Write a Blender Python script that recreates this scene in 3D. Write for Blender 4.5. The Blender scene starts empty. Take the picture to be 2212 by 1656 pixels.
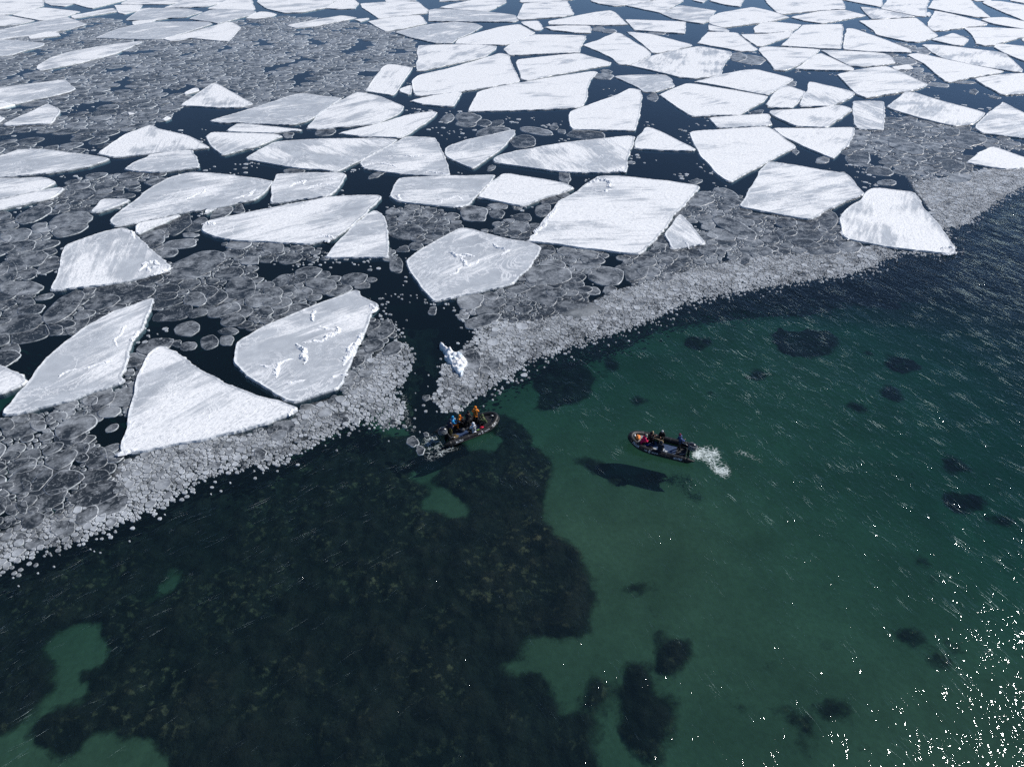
import bpy, bmesh, math, random
import numpy as np
from mathutils import Vector, Matrix, noise
random.seed(7); rng = np.random.default_rng(7)
S = bpy.context.scene; COL = S.collection
R = math.radians
# ---------------------------------------------------------------- camera, sky, sun, exposure
CH, PITCH, FPX = 38.0, R(36.0), 1500.0            # camera height (m), pitch below the horizon, focal length for a 2212 px wide photo
cam = bpy.data.cameras.new("camera"); cam.sensor_width = 36; cam.lens = 36*FPX/2212; cam.clip_start = .5; cam.clip_end = 5000
co = bpy.data.objects.new("camera", cam); COL.objects.link(co); co.location = (0, 0, CH); co.rotation_euler = (R(90)-PITCH, 0, 0); S.camera = co
SUN_AZ, SUN_EL = R(64), R(40)                     # azimuth clockwise from +Y (the view direction)
w = bpy.data.worlds.new("World"); S.world = w; w.use_nodes = True
nt = w.node_tree; bg = nt.nodes["Background"]; sky = nt.nodes.new("ShaderNodeTexSky"); sky.sky_type = 'NISHITA'; sky.sun_disc = False
sky.sun_elevation = SUN_EL; sky.sun_rotation = SUN_AZ; sky.altitude = 0; sky.air_density = .55; sky.dust_density = 0; sky.ozone_density = 3.0
nt.links.new(sky.outputs[0], bg.inputs[0]); bg.inputs[1].default_value = .108
sl = bpy.data.lights.new("sun", 'SUN'); sl.energy = 4.8; sl.angle = R(.5); sl.color = (1, .965, .92)
so = bpy.data.objects.new("sun", sl); COL.objects.link(so)
SUN_DIR = Vector((math.sin(SUN_AZ)*math.cos(SUN_EL), math.cos(SUN_AZ)*math.cos(SUN_EL), math.sin(SUN_EL)))
so.rotation_euler = SUN_DIR.to_track_quat('Z', 'Y').to_euler(); so.location = (60, 60, 90)
S.view_settings.view_transform = 'Standard'; S.view_settings.look = 'None'; S.view_settings.exposure = 0.0; S.view_settings.gamma = 1
S.render.engine = 'CYCLES'; S.cycles.max_bounces = 8; S.cycles.transparent_max_bounces = 12; S.cycles.volume_bounces = 0; S.cycles.use_denoising = False
S.cycles.caustics_reflective = False; S.cycles.caustics_refractive = False; S.cycles.sample_clamp_indirect = 4

cP, sP = math.cos(PITCH), math.sin(PITCH)
def U(u, v, z=0.0):                               # photo point (2212 px wide) -> place on the level plane at height z
    x = (np.asarray(u, float)-1106)/FPX; y = -(np.asarray(v, float)-828)/FPX
    dy = cP+y*sP; dz = -sP+y*cP; t = (CH-z)/-dz
    return np.stack([x*t, dy*t], -1)
def FP(x, y, z=0.0):                              # place -> photo point
    f = y*cP+(CH-z)*sP; up = y*sP-(CH-z)*cP
    return 1106+FPX*x/f, 828-FPX*up/f
def inpoly(P, poly):
    P = np.asarray(P); x, y = P[:, 0], P[:, 1]; c = np.zeros(len(P), bool); n = len(poly); j = n-1
    for i in range(n):
        xi, yi = poly[i]; xj, yj = poly[j]
        if yi != yj: c ^= ((yi > y) != (yj > y)) & (x < (xj-xi)*(y-yi)/(yj-yi)+xi)
        j = i
    return c
def tag(o, label=None, cat=None, group=None, kind=None):
    if label: o['label'] = label
    if cat: o['category'] = cat
    if group: o['group'] = group
    if kind: o['kind'] = kind
    return o
def link(name, me, mat=None, parent=None):
    o = bpy.data.objects.new(name, me); COL.objects.link(o)
    if mat is not None: me.materials.append(mat)
    if parent is not None: o.parent = parent
    return o
def mesh(name, V, F, mat=None, parent=None, attr=None, smooth=True):
    me = bpy.data.meshes.new(name); me.from_pydata([tuple(map(float, v)) for v in V], [], F)
    if smooth: me.polygons.foreach_set('use_smooth', [True]*len(me.polygons))
    if attr is not None:
        a = me.color_attributes.new('ice', 'FLOAT_COLOR', 'POINT'); a.data.foreach_set('color', np.asarray(attr, np.float32).ravel())
    me.update(); return link(name, me, mat, parent)
def empty(name, loc=(0, 0, 0), rz=0):
    o = bpy.data.objects.new(name, None); COL.objects.link(o); o.location = loc; o.rotation_euler = (0, 0, rz); o.empty_display_size = .2; return o

# ---------------------------------------------------------------- materials
class NB:                                          # tiny node helper
    def __init__(s, name):
        s.m = bpy.data.materials.new(name); s.m.use_nodes = True; s.t = s.m.node_tree; s.t.nodes.clear(); s.out = s.n('OutputMaterial')
    def n(s, ty, **k):
        nd = s.t.nodes.new('ShaderNode'+ty)
        for a, b in k.items(): setattr(nd, a, b)
        return nd
    def set(s, sock, v):
        if hasattr(v, 'is_output'): s.t.links.new(v, sock)
        elif isinstance(v, (tuple, list)): sock.default_value = (*v, 1)[:len(sock.default_value)] if len(v) == 3 and len(sock.default_value) == 4 else v
        else: sock.default_value = v
    def math(s, op, a, b=0.0, c=0.0, clamp=False):
        nd = s.n('Math', operation=op, use_clamp=clamp); s.set(nd.inputs[0], a); s.set(nd.inputs[1], b); s.set(nd.inputs[2], c); return nd.outputs[0]
    def noise(s, vec, scale, detail=3, rough=.5, dist=0.0, dims='3D'):
        nd = s.n('TexNoise', noise_dimensions=dims); s.set(nd.inputs['Vector'], vec); s.set(nd.inputs['Scale'], scale); nd.inputs['Detail'].default_value = detail
        nd.inputs['Roughness'].default_value = rough; nd.inputs['Distortion'].default_value = dist; return nd.outputs[0]
    def vor(s, vec, scale, feat='F1', rand=1.0):
        nd = s.n('TexVoronoi', feature=feat); s.set(nd.inputs['Vector'], vec); s.set(nd.inputs['Scale'], scale); nd.inputs['Randomness'].default_value = rand; return nd.outputs[0]
    def mapping(s, vec, scale=(1, 1, 1), rot=(0, 0, 0), loc=(0, 0, 0)):
        nd = s.n('Mapping'); s.set(nd.inputs[0], vec); nd.inputs[1].default_value = loc; nd.inputs[2].default_value = rot; nd.inputs[3].default_value = scale; return nd.outputs[0]
    def rng(s, v, a, b, c=0.0, d=1.0, smooth=False):
        nd = s.n('MapRange', interpolation_type='SMOOTHSTEP' if smooth else 'LINEAR'); s.set(nd.inputs[0], v)
        for i, q in enumerate((a, b, c, d)): s.set(nd.inputs[i+1], q)
        return nd.outputs[0]
    def mix(s, f, a, b):
        nd = s.n('Mix', data_type='RGBA'); s.set(nd.inputs[0], f); s.set(nd.inputs[6], a); s.set(nd.inputs[7], b); return nd.outputs[2]
    def bump(s, h, strength=.5, dist=.05, normal=None):
        nd = s.n('Bump'); s.set(nd.inputs['Strength'], strength); s.set(nd.inputs['Distance'], dist); s.set(nd.inputs['Height'], h)
        if normal is not None: s.set(nd.inputs['Normal'], normal)
        return nd.outputs[0]
    def bsdf(s, col, rough=.5, normal=None, **k):
        nd = s.n('BsdfPrincipled'); s.set(nd.inputs['Base Color'], col); s.set(nd.inputs['Roughness'], rough)
        if normal is not None: s.set(nd.inputs['Normal'], normal)
        for a, b in k.items(): s.set(nd.inputs[a.replace('_', ' ')], b)
        return nd.outputs[0]
    def pos(s): return s.n('NewGeometry').outputs['Position']
    def rot(s, vec, a):
        nd = s.n('VectorRotate', rotation_type='Z_AXIS'); s.set(nd.inputs['Vector'], vec); nd.inputs['Angle'].default_value = a; return nd.outputs[0]
    def obj(s): return s.n('TexCoord').outputs['Object']
    def attr(s, name, ty='GEOMETRY'):
        nd = s.n('Attribute', attribute_name=name, attribute_type=ty); return nd
    def done(s, sh, vol=None):
        s.t.links.new(sh, s.out.inputs[0])
        if vol is not None: s.t.links.new(vol, s.out.inputs[1])
        return s.m
def plain(name, col, rough=.6, nscale=0, var=.25, bump=.0, spec=.3, bscale=None, **k):
    b = NB(name); p = b.obj(); c = col
    if nscale: c = b.mix(b.rng(b.noise(p, nscale, 4), .3, .7), tuple(x*(1-var) for x in col), tuple(min(1, x*(1+var)) for x in col))
    nrm = b.bump(b.noise(p, bscale or nscale*2, 4), bump, .02) if bump else None
    return b.done(b.bsdf(c, rough, nrm, Specular_IOR_Level=spec, **k))

def mat_floe():
    b = NB("floe ice and wind-packed snow"); P = b.pos()
    ang = b.attr('streak', 'OBJECT').outputs['Fac']; snow = b.attr('snow', 'OBJECT').outputs['Fac']; seed = b.attr('seed', 'OBJECT').outputs['Fac']
    rot = b.n('VectorRotate', rotation_type='Z_AXIS'); b.set(rot.inputs['Vector'], P); b.set(rot.inputs['Angle'], b.math('MULTIPLY', ang, -1.0))
    off = b.n('CombineXYZ'); b.set(off.inputs[0], seed); b.set(off.inputs[1], b.math('MULTIPLY', seed, .7)); b.set(off.inputs[2], seed)
    ad = b.n('VectorMath', operation='ADD'); b.set(ad.inputs[0], rot.outputs[0]); b.set(ad.inputs[1], off.outputs[0]); V = ad.outputs[0]
    big = b.noise(b.mapping(V, (.10, .17, 0)), 1, 2, .5, .3)
    st = b.noise(b.mapping(V, (.12, 1.1, 0)), 1, 5, .62, .4)
    st2 = b.noise(b.mapping(V, (.5, 2.4, 0)), 1, 4, .6, .2)
    fine = b.noise(P, 9, 3, .7)
    f = b.math('ADD', b.math('MULTIPLY', big, 1.15), b.math('MULTIPLY', st, .75))
    f = b.math('ADD', f, b.math('ADD', b.math('MULTIPLY', st2, .25), b.math('MULTIPLY', fine, .16)))   # about 1.15 mean
    rim = b.n('SeparateColor'); b.set(rim.inputs[0], b.attr('ice').outputs['Color'])
    f = b.math('SUBTRACT', f, b.math('MULTIPLY', rim.outputs[1], .30))
    thr = b.rng(snow, 0, 1, 1.42, .86)
    m = b.rng(b.math('SUBTRACT', f, thr), -.10, .13, 0, 1, True)
    # wind-cut speckle in the snow
    spk = b.noise(b.mapping(V, (2.2, 4.6, 0)), 1, 3, .8)
    m = b.math('MULTIPLY', m, b.rng(spk, .40, .50, .35, 1))
    grey = b.mix(b.rng(b.noise(V, .35, 4, .6, 1.0), .3, .7), (.37, .40, .435), (.52, .555, .59))
    # pale rafted veins
    vn = b.math('ABSOLUTE', b.math('SUBTRACT', b.noise(b.mapping(V, (.13, .2, 0)), 1, 6, .62, 1.6), .5))
    vein = b.math('MULTIPLY', b.rng(vn, .0, .03, 1, 0), b.rng(b.noise(V, .12, 2), .38, .52, 0, 1))
    grey = b.mix(b.math('MULTIPLY', vein, .9), grey, (.78, .80, .82))
    crust = b.math('MULTIPLY', b.rng(b.noise(V, 1.6, 6, .8), .50, .60), b.rng(b.noise(V, .16, 3), .44, .60))
    grey = b.mix(b.math('MULTIPLY', crust, .6), grey, (.72, .75, .78))
    col = b.mix(m, grey, b.mix(b.rng(st2, .3, .7), (.80, .82, .84), (.90, .91, .915)))
    rm = b.math('MULTIPLY', rim.outputs[0], b.rng(b.noise(P, 1.6, 4, .75), .38, .56))
    col = b.mix(b.math('MULTIPLY', rm, .9), col, (.86, .88, .89))
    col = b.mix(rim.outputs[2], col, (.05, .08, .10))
    h = b.math('ADD', b.math('MULTIPLY', fine, .35), b.math('ADD', b.math('MULTIPLY', st2, .5), b.math('MULTIPLY', spk, .7)))
    h = b.math('ADD', h, b.math('ADD', b.math('MULTIPLY', vein, .9), b.math('MULTIPLY', crust, .5)))
    return b.done(b.bsdf(col, b.rng(m, 0, 1, .42, .75), b.bump(h, .34, .08), Specular_IOR_Level=.35))
def mat_pancake():
    b = NB("young pancake ice"); P = b.pos(); sep = b.n('SeparateColor'); b.set(sep.inputs[0], b.attr('ice').outputs['Color'])
    rim, tone, fro = sep.outputs
    mot = b.noise(P, .55, 4, .6, .6); mo2 = b.noise(P, 3.2, 4, .65)
    g = b.math('ADD', b.math('MULTIPLY', mot, .75), b.math('MULTIPLY', mo2, .25))
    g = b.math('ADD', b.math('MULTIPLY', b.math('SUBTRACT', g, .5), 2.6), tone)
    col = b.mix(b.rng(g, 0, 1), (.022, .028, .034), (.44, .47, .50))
    vn = b.math('ABSOLUTE', b.math('SUBTRACT', b.noise(P, .62, 4, .55, 1.3), .5))
    vein = b.math('MULTIPLY', b.rng(vn, 0, .02, 1, 0), b.rng(mo2, .4, .6))
    col = b.mix(b.math('MULTIPLY', vein, .45), col, (.6, .64, .67))
    rm = b.math('MULTIPLY', b.rng(rim, .25, .8), b.rng(b.noise(P, 2.6, 3, .7), .32, .55, .25, 1))
    col = b.mix(b.math('MULTIPLY', b.math('MULTIPLY', rm, fro), .85), col, (.70, .74, .77))
    h = b.math('ADD', b.math('MULTIPLY', b.noise(P, 8, 4, .7), .6), b.math('MULTIPLY', vein, .8))
    return b.done(b.bsdf(col, .38, b.bump(h, .4, .05), Specular_IOR_Level=.4))
def mat_slush():
    b = NB("wet slush between the brash"); P = b.pos(); e = b.attr('ice'); sep = b.n('SeparateColor'); b.set(sep.inputs[0], e.outputs['Color'])
    a = b.math('ADD', b.math('MULTIPLY', b.noise(P, .5, 4, .6), .7), b.math('MULTIPLY', b.noise(P, 4, 4, .7), .55))
    a = b.rng(b.math('ADD', a, b.math('MULTIPLY', b.math('SUBTRACT', sep.outputs[1], .5), .9)), .40, .95, 0, .85)
    c = b.mix(b.rng(b.math('ADD', b.math('MULTIPLY', b.noise(P, 5, 4, .7), .5), b.math('MULTIPLY', b.noise(P, .25, 3, .6), .7)), .42, .8), (.07, .085, .095), (.42, .44, .45))
    tr = b.n('BsdfTransparent'); mx = b.n('MixShader'); b.set(mx.inputs[0], a); b.set(mx.inputs[1], tr.outputs[0]); b.set(mx.inputs[2], b.bsdf(c, .4, b.bump(b.noise(P, 9, 4, .7), .5, .04)))
    return b.done(mx.outputs[0])
def mat_water():
    b = NB("sea water"); P = b.pos(); calm = b.attr('calm').outputs['Fac']; sx = b.n('SeparateXYZ'); b.set(sx.inputs[0], P)
    act = b.rng(calm, 0, 1, 1, .06)
    # wind crests: one direction on the right, another on the left
    PA = b.rot(P, R(-23)); PB = b.rot(P, R(-40)); A = b.noise(b.mapping(PA, (1.15, .40, 0)), 1, 3, .5, 1.1)
    B = b.noise(b.mapping(PB, (.30, 1.15, 0)), 1, 3, .5, 1.0)
    side = b.rng(b.math('ADD', sx.outputs[0], b.math('MULTIPLY', b.noise(P, .04, 2), 16)), -4, 16, 0, 1, True)
    hm = b.n('Mix', data_type='FLOAT'); b.set(hm.inputs[0], side); b.set(hm.inputs[2], B); b.set(hm.inputs[3], A); h = hm.outputs[0]
    rd = b.math('SUBTRACT', 1.0, b.math('MULTIPLY', b.math('ABSOLUTE', b.math('SUBTRACT', h, .5)), 7.0), clamp=True)
    cr = b.math('MULTIPLY', b.math('POWER', rd, 2.2), b.rng(b.noise(P, .55, 2), .42, .68))      # thin broken crests
    h2 = b.noise(b.mapping(b.rot(P, R(28)), (1.1, 2.6, 0)), 1, 2, .5, .8); rd2 = b.math('POWER', b.math('SUBTRACT', 1.0, b.math('MULTIPLY', b.math('ABSOLUTE', b.math('SUBTRACT', h2, .5)), 6.0), clamp=True), 2.0); rip = b.noise(b.mapping(PA, (3.2, 1.7, 0)), 1, 2, .5, .4)
    fine = b.noise(b.mapping(P, (7.5, 5.5, 0), (0, 0, R(-20))), 1, 1, .5)
    swl = b.noise(b.mapping(PA, (.40, .13, 0)), 1, 2, .5)
    gust = b.rng(b.noise(P, .06, 3), .3, .7, .6, 1.15)
    hh = b.math('ADD', b.math('ADD', b.math('MULTIPLY', cr, .042), b.math('MULTIPLY', b.math('MULTIPLY', rd2, b.rng(b.noise(P, .4, 2), .45, .7)), .013)), b.math('ADD', b.math('MULTIPLY', fine, .009), b.math('ADD', b.math('MULTIPLY', rip, .066), b.math('MULTIPLY', swl, .20))))
    nrm = b.bump(b.math('MULTIPLY', hh, b.math('MULTIPLY', act, gust)), 1.0, 1.0)
    fr = b.n('Fresnel'); fr.inputs[0].default_value = 1.333; b.set(fr.inputs[1], nrm)
    bf = b.math('MULTIPLY', fr.outputs[0], b.math('SUBTRACT', 1.0, b.n('NewGeometry').outputs['Backfacing']))
    gl = b.n('BsdfGlossy', distribution='BECKMANN'); gl.inputs['Roughness'].default_value = .08; b.set(gl.inputs['Normal'], nrm)
    blk = b.n('BsdfTransparent'); blk.inputs[0].default_value = (0, 0, 0, 1); g2 = b.n('MixShader'); b.set(g2.inputs[0], bf); b.set(g2.inputs[1], blk.outputs[0]); b.set(g2.inputs[2], gl.outputs[0])
    tr0 = b.n('BsdfTransparent'); tr0.inputs[0].default_value = (.93, .96, .96, 1); df = b.n('BsdfDiffuse'); df.inputs[0].default_value = (.10, .22, .30, 1)
    tr = b.n('MixShader'); tr.inputs[0].default_value = .030; b.set(tr.inputs[1], tr0.outputs[0]); b.set(tr.inputs[2], df.outputs[0])
    mx = b.n('AddShader'); b.set(mx.inputs[0], tr.outputs[0]); b.set(mx.inputs[1], g2.outputs[0])
    vol = b.n('VolumeAbsorption'); vol.inputs[0].default_value = (.12, .64, .66, 1); vol.inputs[1].default_value = .34
    return b.done(mx.outputs[0], vol.outputs[0])
def mat_seabed():
    b = NB("silty sand seabed"); P = b.pos()
    n = b.noise(P, .16, 5, .6, .5); f = b.noise(P, 2.5, 4, .7)
    c = b.mix(b.rng(n, .3, .7), (.082, .084, .050), (.138, .138, .084)); c = b.mix(b.rng(f, .35, .7, 0, .4), c, (.05, .045, .027))
    return b.done(b.bsdf(c, .9, b.bump(f, .3, .1), Specular_IOR_Level=0))
def mat_kelp():
    b = NB("brown kelp fronds"); P = b.pos()
    v = b.vor(P, 1.5); n = b.noise(P, .5, 4, .6); f = b.noise(P, 5, 4, .7)
    c = b.mix(b.rng(b.math('ADD', n, b.math('MULTIPLY', f, .5)), .5, 1.0), (.005, .006, .006), (.034, .026, .021))
    cl = b.noise(P, 1.9, 3, .6); c = b.mix(b.math('MULTIPLY', b.rng(cl, .54, .68), b.rng(b.noise(P, .22, 3), .42, .60)), c, (.13, .085, .05))
    a = b.rng(b.math('ADD', b.attr('cover').outputs['Fac'], b.math('MULTIPLY', b.math('SUBTRACT', b.noise(P, 1.3, 6, .75), .5), 1.3)), .18, .80, 0, 1, True)
    mx = b.n('MixShader'); b.set(mx.inputs[0], a); b.set(mx.inputs[1], b.n('BsdfTransparent').outputs[0]); b.set(mx.inputs[2], b.bsdf(c, .8, b.bump(b.math('ADD', b.math('MULTIPLY', v, -1), f), .8, .25), Specular_IOR_Level=0))
    return b.done(mx.outputs[0])
def mat_foam():
    b = NB("churned white foam"); P = b.pos(); den = b.attr('calm').outputs['Fac']
    q = b.n('VectorMath', operation='ADD'); b.set(q.inputs[0], P); nz = b.n('TexNoise'); b.set(nz.inputs['Vector'], P); nz.inputs['Scale'].default_value = 1.2; nz.inputs['Detail'].default_value = 3
    sc = b.n('VectorMath', operation='SCALE'); b.set(sc.inputs[0], nz.outputs['Color']); sc.inputs['Scale'].default_value = 1.1; b.set(q.inputs[1], sc.outputs[0])
    e = b.vor(q.outputs[0], 2.6, 'DISTANCE_TO_EDGE'); e2 = b.noise(P, 5, 5, .75)
    lace = b.rng(e, .0, .12, 1, 0)
    a = b.math('ADD', b.math('MULTIPLY', lace, .38), b.math('MULTIPLY', e2, .75)); a = b.math('ADD', a, b.math('MULTIPLY', b.math('SUBTRACT', den, .5), 1.1))
    a = b.rng(a, .42, 1.0, 0, .95)
    tr = b.n('BsdfTransparent'); mx = b.n('MixShader'); b.set(mx.inputs[0], a); b.set(mx.inputs[1], tr.outputs[0]); b.set(mx.inputs[2], b.bsdf((.72, .80, .80), .5))
    return b.done(mx.outputs[0])
M_FLOE, M_PAN, M_SLUSH, M_WATER, M_BED, M_KELP, M_FOAM = mat_floe(), mat_pancake(), mat_slush(), mat_water(), mat_seabed(), mat_kelp(), mat_foam()
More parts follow.
